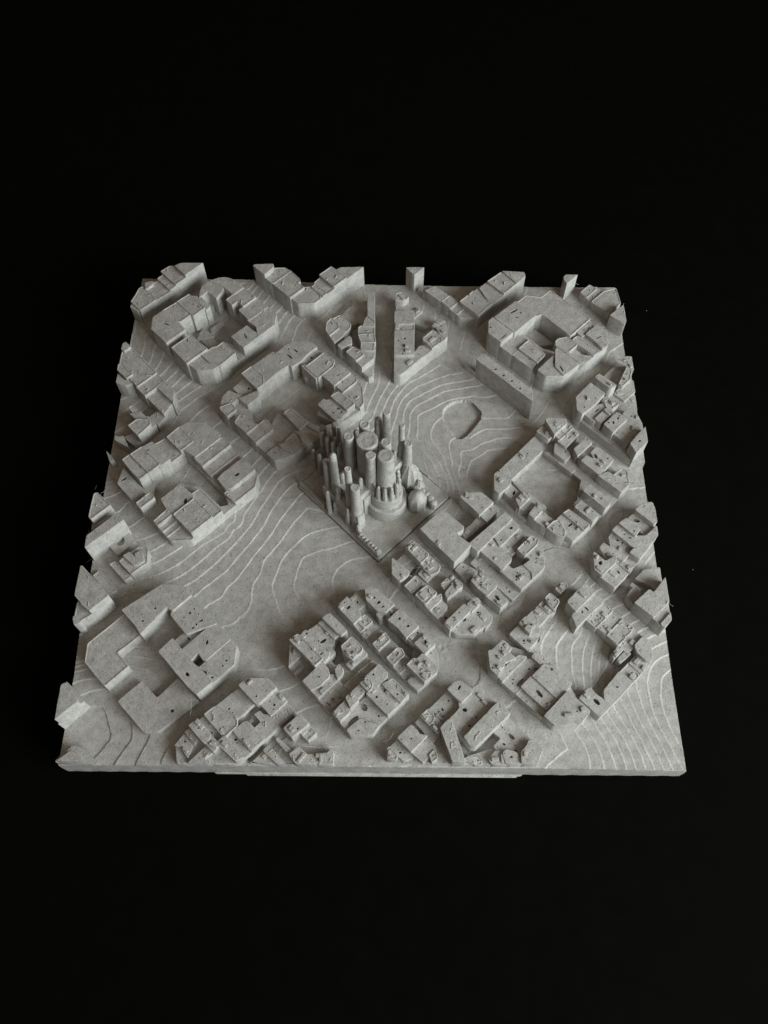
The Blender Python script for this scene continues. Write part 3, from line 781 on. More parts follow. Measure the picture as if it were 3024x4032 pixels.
(339,168,'-844,-5001 -591,-5002 -590,-4791 -644,-4737 -686,-4817 -987,-4858'),
]),
('crowded_block_center_front',[
(477,274,'-1225,-3324 -1202,-3266 -1370,-3097 -1380,-3479'),
(646,448,'-930,-3477 -830,-3378 -1251,-2957 -1351,-3057'),
(604,411,'-795,-3405 -739,-3348 -724,-3294 -1111,-2906 -1203,-2997|-804,-3259 -807,-3275 -827,-3296 -852,-3310 -867,-3308 -865,-3291 -845,-3271 -820,-3257'),
(479,289,'-812,-3213 -713,-3311 -610,-3208 -707,-3112 -629,-3087 -650,-2977 -894,-2733 -1093,-2932|-769,-2987 -774,-3017 -809,-3050 -853,-3066 -881,-3057 -876,-3027 -842,-2994 -797,-2978|-890,-3027 -898,-3040 -908,-3043 -914,-3034 -913,-3018 -906,-3005 -896,-3002 -889,-3011'),
(523,335,'-639,-2975 -574,-2910 -822,-2663 -886,-2727|-721,-2792 -737,-2786 -769,-2763 -797,-2735 -806,-2719 -789,-2724 -758,-2748 -729,-2776'),
(610,425,'-581,-2906 -517,-2970 -462,-2915 -453,-2848 -734,-2566 -828,-2659'),
(562,381,'-490,-3234 -432,-3292 -326,-3341 -191,-3206 -178,-3159 -367,-2970 -531,-3133'),
(469,289,'-354,-3508 -106,-3260 -194,-3172 -442,-3420|-221,-3280 -224,-3289 -233,-3293 -242,-3289 -246,-3280 -243,-3270 -234,-3266 -225,-3270'),
(548,365,'-552,-3673 -469,-3590 -464,-3522 -556,-3429 -615,-3535'),
(568,381,'-998,-3868 -867,-3808 -708,-3649 -705,-3537 -823,-3419 -954,-3549 -1135,-3731'),
(504,320,'-869,-3978 -575,-3684 -563,-3611 -734,-3627 -977,-3870'),
(394,214,'-666,-4156 -374,-3864 -573,-3665 -865,-3957|-606,-3986 -615,-4010 -637,-4019 -660,-4010 -671,-3987 -662,-3964 -640,-3954 -617,-3963|-501,-3958 -507,-3971 -521,-3976 -536,-3971 -543,-3958 -537,-3946 -523,-3940 -508,-3945|-655,-4100 -673,-4093 -710,-4068 -743,-4037 -753,-4020 -734,-4026 -698,-4052 -665,-4083'),
(542,365,'-509,-4360 -370,-4221 -399,-4012 -628,-4241'),
(604,425,'-333,-4143 -230,-4040 -330,-3940 -397,-4007'),
(544,365,'-250,-4006 -112,-3869 -167,-3759 -307,-3899'),
(619,440,'-52,-3891 -14,-3852 -3,-3782 -90,-3695 -169,-3774'),
(425,245,'-350,-3849 -154,-3653 -240,-3568 -436,-3764'),
(437,259,'-162,-3596 -87,-3596 90,-3419 -8,-3322 -87,-3401 -222,-3536'),
(541,365,'52,-3810 221,-3642 248,-3583 162,-3498 105,-3455 -99,-3659|38,-3610 32,-3622 18,-3628 4,-3622 -2,-3610 4,-3597 18,-3592 32,-3597'),
(559,381,'258,-4252 373,-4136 74,-3837 35,-3823 -68,-3926|100,-3983 94,-3997 79,-4003 63,-3997 56,-3983 63,-3969 78,-3963 94,-3969'),
(483,305,'388,-4140 511,-4017 208,-3714 85,-3837|215,-3857 210,-3868 200,-3872 189,-3868 185,-3857 189,-3847 200,-3842 210,-3846'),
(541,365,'456,-4039 507,-3987 253,-3733 185,-3768'),
(511,335,'531,-4003 605,-3930 326,-3651 253,-3725'),
(412,235,'-335,-4535 -17,-4539 229,-4293 -107,-3956 -511,-4360|-79,-4170 -121,-4177 -167,-4147 -190,-4097 -177,-4056 -135,-4049 -89,-4079 -66,-4129|-215,-4253 -218,-4297 -266,-4359 -330,-4402 -374,-4402 -371,-4359 -323,-4297 -258,-4253|128,-4251 124,-4269 114,-4276 103,-4269 99,-4251 103,-4234 113,-4227 124,-4234'),
(450,274,'-326,-4556 15,-4538 95,-4457 94,-4402 -184,-4301 -382,-4499|-87,-4360 -92,-4371 -105,-4376 -119,-4372 -124,-4360 -119,-4348 -106,-4343 -93,-4348'),
(409,214,'-1246,-3608 -1113,-3476 -1161,-3428 -1293,-3561'),
]),
('crowded_block_center_right',[
(548,369,'-333,-2720 -216,-2603 -221,-2512 -444,-2289 -484,-2279 -629,-2424|-390,-2419 -385,-2442 -400,-2470 -425,-2487 -447,-2482 -452,-2459 -438,-2431 -412,-2415'),
(424,249,'-255,-2421 -97,-2263 -134,-2066 -326,-2120 -441,-2235|-259,-2302 -264,-2324 -276,-2333 -288,-2324 -293,-2303 -289,-2281 -277,-2272 -265,-2281'),
(586,415,'-102,-2321 64,-2488 199,-2532 327,-2404 35,-2112 -89,-2100 -127,-2131|39,-2287 33,-2302 18,-2309 4,-2303 -3,-2287 3,-2271 18,-2264 32,-2271|119,-2352 120,-2374 103,-2394 79,-2399 61,-2388 61,-2366 77,-2346 101,-2340|188,-2439 185,-2453 167,-2465 147,-2468 136,-2460 139,-2446 157,-2434 177,-2431'),
(507,340,'276,-2664 439,-2500 319,-2380 198,-2501|331,-2585 315,-2594 294,-2588 278,-2571 277,-2552 292,-2544 314,-2550 330,-2567'),
(580,415,'406,-2818 552,-2965 717,-2800 725,-2740 479,-2495 436,-2515 269,-2682|464,-2658 457,-2675 439,-2682 421,-2675 413,-2658 421,-2640 439,-2633 457,-2640|608,-2788 600,-2805 582,-2812 564,-2805 557,-2788 565,-2771 583,-2764 600,-2771'),
(487,325,'683,-3061 845,-2899 721,-2775 559,-2937'),
(545,386,'860,-3226 1009,-3077 996,-3032 874,-2910 709,-3076|885,-3038 887,-3061 879,-3075 864,-3070 852,-3051 850,-3028 859,-3015 873,-3019'),
(509,340,'105,-2625 202,-2528 222,-2474 151,-2447 39,-2559|125,-2516 122,-2521 117,-2523 111,-2521 108,-2516 111,-2510 116,-2508 122,-2510'),
(470,294,'-215,-2841 -39,-2665 -145,-2559 -320,-2735'),
(410,235,'-129,-2943 63,-2751 -43,-2695 -210,-2862'),
(408,235,'-9,-3047 173,-2865 102,-2793 -80,-2975'),
(512,340,'77,-3180 260,-2998 195,-2898 -5,-3098'),
(389,218,'227,-3281 395,-3113 266,-2984 99,-3152'),
(509,340,'332,-3427 503,-3256 471,-3171 413,-3149 234,-3329'),
(388,218,'446,-3519 623,-3342 505,-3224 328,-3401'),
(568,400,'862,-3728 932,-3658 943,-3593 709,-3358 663,-3364 580,-3446'),
(505,340,'968,-3644 1059,-3552 1041,-3475 820,-3255 700,-3376|884,-3469 880,-3479 870,-3483 861,-3479 857,-3469 861,-3459 871,-3455 880,-3459'),
(379,218,'901,-3339 1066,-3427 1078,-3183 1010,-3115 879,-3246'),
(374,202,'736,-3831 859,-3708 647,-3606 579,-3675'),
(329,157,'543,-3649 579,-3612 510,-3490 424,-3530'),
]),
('school_block_center_right',[
(585,418,'1394,-1586 1641,-1338 1664,-1289 1445,-1070 1519,-996 1551,-936 1220,-605 1182,-588 789,-981'),
(538,372,'1684,-466 1859,-641 2081,-420 2090,-379 1918,-206 1618,-204 1520,-302'),
(455,297,'2001,-741 2109,-633 2232,-511 2101,-380 1870,-610|1995,-529 1994,-543 1981,-558 1964,-566 1953,-562 1955,-548 1967,-533 1984,-526'),
(382,221,'1602,-1097 1660,-1040 1994,-706 1890,-602 1707,-785 1559,-933'),
(526,372,'1801,-1365 2016,-1150 2037,-1111 2401,-747 2321,-590 2177,-734 1674,-1237'),
(491,335,'2197,-1240 2529,-907 2535,-849 2427,-741 2111,-1056|2444,-901 2433,-923 2410,-932 2387,-923 2379,-901 2390,-880 2413,-871 2436,-880'),
(465,313,'2029,-1494 2221,-1685 2391,-1514 2391,-1468 2232,-1309 2167,-1235 2045,-1113 1846,-1311'),
(410,252,'2236,-1299 2319,-1317 2631,-1005 2636,-957 2548,-869 2204,-1212'),
(373,213,'2409,-1379 2554,-1233 2727,-1061 2652,-986 2334,-1304'),
(507,343,'2621,-1432 2839,-1213 2856,-1150 2773,-1067 2515,-1326'),
(452,282,'2715,-1501 2609,-1606 2740,-1737 2746,-1863 2920,-1689 2965,-1622 2957,-1312 2845,-1200 2629,-1415|2761,-1321 2758,-1325 2751,-1327 2745,-1325 2742,-1321 2745,-1318 2752,-1316 2759,-1318|2839,-1484 2832,-1494 2819,-1498 2806,-1494 2801,-1484 2808,-1473 2821,-1469 2834,-1473|2826,-1567 2816,-1571 2798,-1567 2782,-1557 2777,-1547 2787,-1543 2805,-1547 2821,-1557'),
(437,267,'2382,-1885 2536,-2039 2730,-1845 2756,-1730 2626,-1601 2400,-1700 2304,-1603 2202,-1705|2493,-1741 2488,-1753 2479,-1758 2470,-1753 2467,-1741 2471,-1729 2481,-1723 2490,-1728|2467,-1878 2462,-1892 2450,-1898 2439,-1892 2436,-1878 2441,-1864 2453,-1858 2464,-1864'),
(273,112,'2365,-2176 2572,-1969 2510,-1907 2220,-1617 2042,-1439 1890,-1287 1683,-1493|2044,-1555 2037,-1565 2022,-1569 2007,-1565 2001,-1555 2008,-1544 2023,-1540 2038,-1544|2361,-2034 2355,-2049 2342,-2054 2329,-2049 2324,-2035 2331,-2020 2344,-2014 2357,-2020'),
(505,343,'1777,-2046 1943,-1879 1821,-1757 1655,-1924'),
(495,328,'1918,-2194 2051,-2061 2094,-1991 2076,-1948 1948,-1876 1775,-2050|1932,-1992 1928,-2006 1920,-2012 1913,-2006 1911,-1992 1914,-1978 1922,-1972 1929,-1978|2000,-1991 1995,-1999 1986,-2003 1977,-1999 1973,-1991 1978,-1983 1987,-1980 1996,-1983'),
(472,297,'2150,-2425 2296,-2280 2219,-2203 2094,-2078 2020,-2081 1913,-2188|2121,-2214 2143,-2257 2139,-2285 2113,-2283 2080,-2250 2058,-2207 2062,-2179 2088,-2181'),
(315,157,'1624,-1822 1778,-1668 1535,-1533 1435,-1633'),
]),
('crowded_strip_center_right',[
(561,388,'810,-1600 913,-1497 934,-1440 691,-1197 648,-1182 520,-1309'),
(509,342,'874,-1664 1000,-1537 932,-1469 806,-1595'),
(477,312,'978,-1794 1097,-1735 1134,-1660 1003,-1528 857,-1673'),
(390,224,'910,-1910 1080,-1740 915,-1738 821,-1690 755,-1755'),
(527,356,'301,-1822 439,-1960 491,-1908 570,-1829 590,-1779 328,-1518 315,-1514 300,-1541'),
(388,220,'549,-1980 697,-1831 578,-1775 493,-1859'),
(507,342,'644,-2151 824,-1971 714,-1860 534,-2041'),
(445,281,'732,-2193 906,-2019 830,-1942 655,-2116'),
(550,388,'857,-2371 1005,-2223 1048,-2178 919,-2049 839,-2107 716,-2230'),
(488,327,'951,-2446 1144,-2253 1135,-2193 1017,-2252 818,-2313'),
(441,281,'1066,-2581 1216,-2431 1231,-2375 1121,-2265 936,-2451|1121,-2411 1116,-2420 1106,-2424 1096,-2420 1092,-2411 1097,-2402 1107,-2399 1117,-2402'),
(395,235,'1172,-2682 1333,-2521 1230,-2419 1070,-2579|1245,-2568 1238,-2583 1221,-2590 1205,-2583 1199,-2568 1206,-2552 1222,-2546 1239,-2552'),
(503,342,'1280,-2805 1420,-2665 1620,-2465 1533,-2377 1192,-2718|1367,-2659 1361,-2666 1348,-2670 1336,-2666 1331,-2659 1336,-2651 1349,-2648 1362,-2651'),
(402,236,'1383,-2862 1708,-2869 1778,-2799 1876,-2701 1748,-2638 1740,-2568 1624,-2452 1434,-2642 1299,-2777|1571,-2590 1566,-2614 1540,-2633 1510,-2636 1492,-2621 1497,-2596 1523,-2577 1554,-2574'),
(386,213,'1753,-2584 1891,-2722 2005,-2608 2024,-2542 1795,-2312 1676,-2431|1793,-2467 1785,-2480 1769,-2486 1752,-2481 1746,-2467 1754,-2453 1770,-2447 1787,-2453'),
(495,327,'1662,-2465 1771,-2357 1803,-2285 1758,-2239 1707,-2255 1602,-2361'),
(503,342,'1252,-2269 1414,-2107 1334,-2026 1205,-2155'),
(474,312,'1209,-2066 1293,-1982 1377,-1898 1298,-1820 1131,-1987'),
(488,327,'1390,-2097 1498,-2037 1511,-1976 1433,-1898 1338,-1993'),
(298,134,'1507,-2238 1571,-2304 1710,-2165 1552,-2007 1357,-2088'),
]),
('crowded_strip_far_right',[
(512,376,'4938,-807 5002,-772 5002,-525 4973,-385 4812,-378 4661,-530'),
(499,363,'4949,-681 5000,-630 4827,-456 4775,-508'),
(381,246,'4828,-998 4994,-833 4985,-749 4618,-555 4502,-672|4737,-715 4709,-732 4661,-724 4623,-695 4616,-662 4645,-645 4692,-654 4731,-683'),
(510,373,'4581,-1040 4658,-963 4663,-933 4443,-713 4349,-807'),
(451,314,'4534,-1231 4639,-1181 4675,-1113 4356,-793 4226,-923|4513,-1083 4502,-1089 4484,-1086 4468,-1075 4465,-1063 4476,-1057 4495,-1060 4510,-1071'),
(365,224,'4174,-1294 4343,-1463 4578,-1228 4250,-900 4142,-1007|4324,-1098 4307,-1105 4282,-1095 4264,-1075 4263,-1056 4280,-1049 4305,-1058 4323,-1079'),
(450,322,'4696,-1142 4483,-1355 4580,-1452 5018,-1014 4974,-865 4788,-1051 4594,-1039'),
(370,222,'4061,-1459 4233,-1381 4190,-1265 4058,-1133 3968,-1223'),
(479,329,'3801,-1700 3909,-1808 4172,-1545 4200,-1445 4008,-1531 3843,-1365 3814,-1376|3953,-1574 3940,-1605 3914,-1618 3891,-1605 3884,-1574 3898,-1543 3923,-1530 3946,-1543'),
(415,283,'4134,-2020 4361,-1793 4382,-1735 4304,-1657 4175,-1528 3909,-1794|4240,-1706 4251,-1733 4248,-1751 4232,-1749 4213,-1729 4202,-1702 4205,-1684 4221,-1686'),
(311,179,'4451,-1677 4531,-1597 4352,-1417 4233,-1459'),
]),
('wedge_strip_far_right',[
(481,387,'4687,-2557 4962,-2283 5010,-1867 4939,-1938 4760,-2117 4697,-2054 4440,-2310'),
(426,353,'4825,-2682 4996,-2511 4985,-2257 4693,-2549'),
(339,230,'4457,-2258 4599,-2115 4470,-1986 4327,-2128'),
(335,220,'4551,-2066 4605,-2012 4462,-1869 4408,-1922'),
(465,401,'4865,-2752 5009,-2608 5002,-2532 4996,-2510 4810,-2697'),
(275,165,'4782,-1904 4851,-1973 4990,-1834 5002,-1554 4711,-1599 4529,-1782'),
]),
('courtyard_block_front_right',[
(523,370,'3278,-2347 3398,-2467 3716,-2150 3729,-2086 3605,-1962 3274,-2292'),
(456,309,'3396,-2764 3480,-2680 3865,-2296 3718,-2148 3425,-2441 3333,-2533|3611,-2403 3632,-2436 3633,-2456 3615,-2452 3587,-2427 3566,-2395 3565,-2374 3583,-2378'),
(375,250,'3741,-2709 4023,-2428 3877,-2283 3596,-2564'),
(342,233,'3936,-2849 4204,-2581 4048,-2425 3780,-2693'),
(355,265,'4086,-3002 4342,-2746 4354,-2713 4211,-2569 4141,-2639 3932,-2848'),
(288,213,'4218,-3095 4322,-3052 4504,-2870 4360,-2726 4105,-2982'),
(291,202,'4002,-3220 4152,-3071 4102,-3021 3972,-3151'),
(267,190,'4103,-3307 4276,-3134 4232,-3090 4070,-3251'),
(349,294,'4395,-3135 4527,-3267 4627,-3296 4636,-3005 4574,-2882 4511,-2884 4376,-3019'),
(254,202,'4428,-3453 4597,-3284 4444,-3131 4275,-3300'),
(240,179,'4244,-3657 4434,-3467 4260,-3293 4071,-3483'),
(275,190,'3787,-3903 3895,-4012 4253,-3653 4068,-3468 3772,-3764|4021,-3723 4009,-3729 3992,-3724 3980,-3711 3981,-3698 3993,-3692 4010,-3697 4021,-3710'),
(351,233,'3651,-4237 3834,-4054 3751,-3972 3616,-3837 3560,-3749 3518,-3743 3338,-3923|3648,-3955 3674,-4001 3670,-4033 3639,-4033 3597,-4002 3571,-3956 3574,-3924 3606,-3923'),
(482,309,'2981,-2359 3044,-2421 3143,-2322 3148,-2270 3007,-2130 2917,-2220'),
(420,250,'3186,-2129 3332,-1984 3328,-1917 3223,-1910 3095,-2038'),
(407,233,'2976,-2475 3051,-2465 3076,-2389 2916,-2230 2823,-2323'),
(377,202,'2764,-2707 3051,-2419 2964,-2463 2826,-2325 2604,-2547'),
(471,294,'2616,-2833 2749,-2846 2749,-2776 2540,-2567 2445,-2662|2615,-2714 2608,-2725 2591,-2729 2575,-2725 2569,-2714 2577,-2704 2593,-2699 2609,-2703'),
(389,213,'2518,-3100 2576,-3125 2749,-2952 2766,-2856 2406,-2723 2274,-2855|2535,-2965 2528,-2981 2512,-2987 2497,-2981 2492,-2965 2499,-2949 2515,-2942 2530,-2948|2585,-2959 2581,-2972 2574,-2978 2567,-2972 2565,-2959 2569,-2946 2577,-2940 2583,-2946|2537,-3011 2531,-3019 2516,-3022 2502,-3019 2497,-3012 2503,-3004 2518,-3001 2532,-3004'),
(517,340,'2600,-2852 2628,-2786 2589,-2747 2542,-2793'),
(318,146,'2810,-2887 2894,-2741 2806,-2653 2777,-2683'),
]),
('ring_block_front_right',[
(480,306,'2067,-3292 2163,-3357 2320,-3282 2233,-3194 2304,-3123 2153,-2973 1950,-3176|2133,-3118 2128,-3129 2119,-3134 2110,-3130 2107,-3118 2112,-3107 2121,-3102 2129,-3107'),
(508,337,'1917,-3496 2022,-3600 2079,-3483 2133,-3428 2150,-3376 1941,-3167 1916,-3189'),
(402,230,'2103,-3665 2259,-3509 2514,-3253 2417,-3202 2185,-3434 2057,-3562'),
(360,190,'2157,-3705 2321,-3870 2602,-3589 2817,-3374 2621,-3296 2505,-3279 2266,-3518 2126,-3658|2716,-3427 2714,-3452 2693,-3475 2663,-3482 2643,-3469 2645,-3444 2667,-3421 2696,-3414|2426,-3686 2379,-3726 2349,-3732 2354,-3702 2391,-3652 2438,-3612 2467,-3606 2462,-3637|2313,-3622 2308,-3632 2298,-3635 2289,-3632 2285,-3623 2290,-3613 2300,-3610 2309,-3613|2302,-3689 2298,-3702 2289,-3707 2280,-3702 2277,-3689 2282,-3677 2291,-3671 2299,-3677'),
(449,291,'2994,-3957 3098,-3853 3244,-3706 3206,-3647 2986,-3427 2812,-3401 2625,-3588'),
(429,261,'2808,-3421 2994,-3428 2794,-3228 2703,-3137 2635,-3248'),
(425,261,'2799,-4126 2985,-3940 2619,-3575 2433,-3761|2725,-3855 2752,-3909 2748,-3942 2717,-3935 2676,-3892 2649,-3838 2653,-3804 2684,-3811'),
(367,202,'2741,-4214 2806,-4108 2451,-3753 2365,-3839'),
(499,352,'2886,-4400 3286,-4387 3455,-4217 3471,-4164 3201,-3894 3141,-3868 2748,-4261'),
]),
('hall_block_front_right',[
(518,349,'1394,-3994 1439,-4025 1584,-3880 1580,-3833 1431,-3684 1335,-3702 1218,-3819|1420,-3818 1401,-3847 1383,-3855 1379,-3837 1389,-3804 1409,-3775 1426,-3768 1430,-3786'),
(442,274,'1420,-4137 1239,-4318 1307,-4446 1459,-4598 2021,-4036 1738,-3753 1696,-3733 1607,-3822 1413,-4016|1524,-4171 1503,-4186 1472,-4182 1450,-4162 1450,-4136 1471,-4120 1501,-4124 1523,-4145'),
(545,379,'1540,-4746 1635,-4758 2146,-4247 2151,-4201 2013,-4063 1469,-4608'),
(516,349,'1256,-4975 1403,-4986 1436,-4948 1249,-4341 1225,-4341 1106,-4460'),
(350,179,'1151,-4341 1247,-4246 1437,-4055 1235,-3854 950,-4139|1150,-4113 1157,-4137 1152,-4152 1136,-4149 1120,-4131 1113,-4107 1118,-4092 1134,-4094|1086,-4159 1082,-4169 1072,-4173 1063,-4169 1059,-4160 1063,-4150 1073,-4146 1083,-4150'),
(463,288,'918,-4383 970,-4332 979,-4250 878,-4149 782,-4246'),
(446,274,'1048,-4507 1139,-4416 1014,-4292 923,-4383'),
(341,168,'971,-4622 1072,-4521 792,-4242 692,-4342'),
(462,288,'624,-4798 691,-4732 850,-4573 755,-4539 734,-4492 636,-4395 429,-4602|647,-4607 647,-4619 637,-4630 622,-4634 612,-4628 612,-4616 623,-4605 637,-4602'),
(372,202,'808,-4976 1004,-4780 1024,-4722 851,-4549 617,-4784'),
(398,228,'243,-4923 401,-4931 401,-4871 265,-4735 230,-4767'),
(318,146,'506,-4916 629,-4876 611,-4800 414,-4603 304,-4713|477,-4806 470,-4819 455,-4824 440,-4819 433,-4806 440,-4794 455,-4788 470,-4794|541,-4806 537,-4814 529,-4818 520,-4814 516,-4806 520,-4797 529,-4794 537,-4797'),
(391,224,'948,-4951 1040,-4913 1014,-4823 987,-4796 924,-4859'),
(295,134,'1625,-4972 1636,-4914 1570,-4847 1451,-4901'),
(273,112,'1632,-4965 1736,-4965 1746,-4890 1700,-4844 1630,-4859'),
(340,179,'1887,-4964 2113,-4952 2072,-4785 1954,-4788 1832,-4910'),
(385,224,'2117,-4970 2323,-4949 2271,-4820 2123,-4773 2082,-4814|2218,-4873 2210,-4886 2193,-4892 2176,-4887 2170,-4873 2178,-4860 2195,-4854 2211,-4860'),
(310,146,'2014,-4785 2195,-4794 2350,-4864 2383,-4723 2528,-4578 2168,-4217 1934,-4451 2051,-4568 1924,-4695|2271,-4587 2241,-4589 2197,-4562 2164,-4521 2162,-4492 2192,-4490 2237,-4517 2269,-4557|2097,-4400 2093,-4411 2084,-4415 2075,-4411 2072,-4401 2077,-4390 2085,-4386 2094,-4390|2284,-4677 2280,-4685 2270,-4688 2261,-4685 2258,-4678 2262,-4670 2272,-4667 2281,-4670|2298,-4765 2292,-4780 2278,-4786 2264,-4780 2260,-4765 2266,-4750 2280,-4743 2294,-4749'),
(419,259,'2361,-4981 2598,-4979 2674,-4801 2683,-4736 2561,-4614 2492,-4633 2446,-4725 2365,-4807'),
]),
]

PODIUM = {
'ring_block_back_left': (190, '-3787,3827 -3411,3968 -3368,4223 -3223,4368 -3083,4295 -2962,3947 -2768,3753 -2536,3521 -2940,3292 -2895,3137 -3038,3195 -3315,3059 -3468,3102 -3663,3298 -3844,3478'),
'ring_block_behind_church': (250, '-1737,2484 -1494,2635 -1418,2337 -1046,2335 -794,2083 -885,1922 -1127,1680 -1122,1454 -795,1280 -1051,1175 -1332,1333 -1681,1682 -1893,1470 -2019,1156 -2321,1312 -2464,1756 -2049,2171'),
'ring_block_right': (320, '3156,3721 3329,3893 3810,3412 3586,3189 3497,3009 3261,3104 3031,3333 2900,3465'),
'courtyard_block_right': (150, '2475,163 3144,832 3789,186 3672,-241 3276,-637'),
'ring_block_left': (160, '-3996,388 -3632,556 -3625,643 -3385,403 -3208,226 -2979,-3 -2894,-79 -2741,-232 -2649,-449 -2792,-485 -3196,-81 -3586,4 -3909,-319 -4021,-263 -4050,-151 -4020,141'),
'crowded_block_center_right': (160, '-219,-2515 -103,-2318 25,-2446 174,-2595 309,-2730 545,-2966 675,-3096 630,-3264 494,-3127 384,-3017 225,-2858 17,-2651'),
'crowded_block_center_front': (160, '-626,-2911 -546,-2991 -513,-3205 -458,-3337 -615,-3397 -732,-3279 -670,-3086'),
'crowded_strip_center_right': (130, '598,-1707 792,-1513 870,-1591 762,-1699 675,-1785'),
'ring_block_front_right': (140, ''),
'hall_block_front_right': (90, '1343,-4421 1493,-4571 1648,-4725 2012,-4361 2121,-4470 1960,-4630 1890,-4722 1473,-4857'),
'crowded_block_front_left': (120, ''),
'crowded_strip_far_right': (120, ''),
'crowded_strip_right': (220, ''),
'triangle_block_left': (160, '-682,3574 -530,3726 -420,3803 -297,3679 -349,3345 -314,3131 -454,3208 -534,3426'),
'triangle_block_right': (180, '717,3809 965,3689 1106,3692 883,3468 925,3307 686,3068'),
}

def hull(P):
    P = sorted(set(P))
    def half(Q):
        h = []
        for p in Q:
            while len(h) > 1 and (h[-1][0] - h[-2][0]) * (p[1] - h[-2][1]) - (h[-1][1] - h[-2][1]) * (p[0] - h[-2][0]) <= 0: h.pop()
            h.append(p)
        return h
    a, b = half(P), half(P[::-1])
    return a[:-1] + b[:-1]

def seg_dist(p, a, b):
    dx, dy = b[0] - a[0], b[1] - a[1]
    t = max(0, min(1, ((p[0] - a[0]) * dx + (p[1] - a[1]) * dy) / (dx * dx + dy * dy + 1e-9)))
    return math.hypot(a[0] + t * dx - p[0], a[1] + t * dy - p[1])

def grow(P, others):
    """close the hairline gaps between adjoining buildings"""
    near = []
    for p in P:
        d = min((seg_dist(p, o[i], o[(i + 1) % len(o)]) for o in others for i in range(len(o))), default=9)
        near.append(0.26 if d < 0.75 else 0.02)
    o1, o2 = offset(P, -0.26), offset(P, -0.02)
    return [a if k > 0.1 else b for a, b, k in zip(o1, o2, near)]

def snap(P, H):
    """bring facades that lie along the block outline into line with it"""
    out = []
    for p in P:
        best = (0.55, p)
        for i in range(len(H)):
            a, b = H[i], H[(i + 1) % len(H)]
            if math.dist(a, b) < 2.5: continue
            d = seg_dist(p, a, b)
            if 1e-3 < d < best[0]:
                t = ((p[0] - a[0]) * (b[0] - a[0]) + (p[1] - a[1]) * (b[1] - a[1])) / (math.dist(a, b) ** 2)
                if 0 < t < 1: best = (d, (a[0] + (b[0] - a[0]) * t, a[1] + (b[1] - a[1]) * t))
        out.append(best[1])
    return out

def roof_box(V, F, P, holes, z, rnd):
    """a small raised box or step moulded on a roof, square to its longest side"""
    i = max(range(len(P)), key=lambda k: math.dist(P[k], P[(k + 1) % len(P)]))
    e = Vector(P[(i + 1) % len(P)]) - Vector(P[i])
    e.normalize(); f = Vector((-e.y, e.x))
    xs = [p[0] for p in P]; ys = [p[1] for p in P]
    for _ in range(14):
        c = Vector((rnd.uniform(min(xs), max(xs)), rnd.uniform(min(ys), max(ys))))
        a, b = rnd.uniform(0.25, 0.75), rnd.uniform(0.18, 0.42)
        if rnd.random() < 0.5: a, b = b, a
        Q = [tuple(c + e * a * sx + f * b * sy) for sx, sy in ((-1, -1), (1, -1), (1, 1), (-1, 1))]
        if not all(inside(x, y, P) for x, y in Q): continue
        if any(inside(p[0], p[1], Q) for h_ in holes for p in h_): continue
        v, q = prism(fillet(ccw(Q), 0.12), z - 0.2, z + rnd.uniform(0.16, 0.42), bevel=0.07)
        n = len(V)
        V += v
        F += [tuple(k + n for k in t) for t in q]
        return

def pits(P, have, n, rnd):
    """small open pits left in a roof by the print"""
    out = []
    xs = [p[0] for p in P]; ys = [p[1] for p in P]
    for _ in range(n * 6):
        if len(out) >= n: break
        x, y = rnd.uniform(min(xs), max(xs)), rnd.uniform(min(ys), max(ys))
        if not inside(x, y, P): continue
        rx = rnd.uniform(0.09, 0.2); ry = rx * rnd.uniform(0.6, 1.6); a = rnd.uniform(0, 3.14)
        m = max(rx, ry)
        if min(seg_dist((x, y), P[i], P[(i + 1) % len(P)]) for i in range(len(P))) < m + 0.16: continue
        if any(math.dist((x, y), p) < m + 0.12 for h_ in have + out for p in h_) or any(inside(x, y, h_) for h_ in have): continue
        out.append([(x + rx * math.cos(t) * math.cos(a) - ry * math.sin(t) * math.sin(a),
                     y + rx * math.cos(t) * math.sin(a) + ry * math.sin(t) * math.cos(a)) for t in [k * 1.0472 for k in range(6)]])
    return out

def blobs(V, F, P, z, n, rnd):
    """squashed drops of plastic left on a roof"""
    xs = [p[0] for p in P]; ys = [p[1] for p in P]
    for _ in range(n * 3):
        if n <= 0: break
        x, y = rnd.uniform(min(xs), max(xs)), rnd.uniform(min(ys), max(ys))
        if not inside(x, y, P): continue
        n -= 1
        a = rnd.uniform(0, 6.28)
        r = rnd.uniform(0.09, 0.17)
        turn = rnd.uniform(-.5, .5)
        for k in range(rnd.choice((1, 2, 4, 5, 6))):
            b = len(V)
            for ring, (rr, zz) in enumerate(((1.0, -0.03), (0.8, 0.6), (0.35, 0.95))):
                for q in range(6):
                    t = q * 6.2832 / 6
                    V.append((x + r * rr * math.cos(t), y + r * rr * math.sin(t), z + zz * r * 0.8))
            for ring in (0, 6):
                for q in range(6):
                    w_ = (q + 1) % 6
                    F.append((b + ring + q, b + ring + w_, b + ring + 6 + w_, b + ring + 6 + q))
            F.append(tuple(range(b + 12, b + 18)))
            a += turn + rnd.uniform(-.2, .2)
            x += math.cos(a) * r * 1.0; y += math.sin(a) * r * 1.0
            if not inside(x, y, P): break

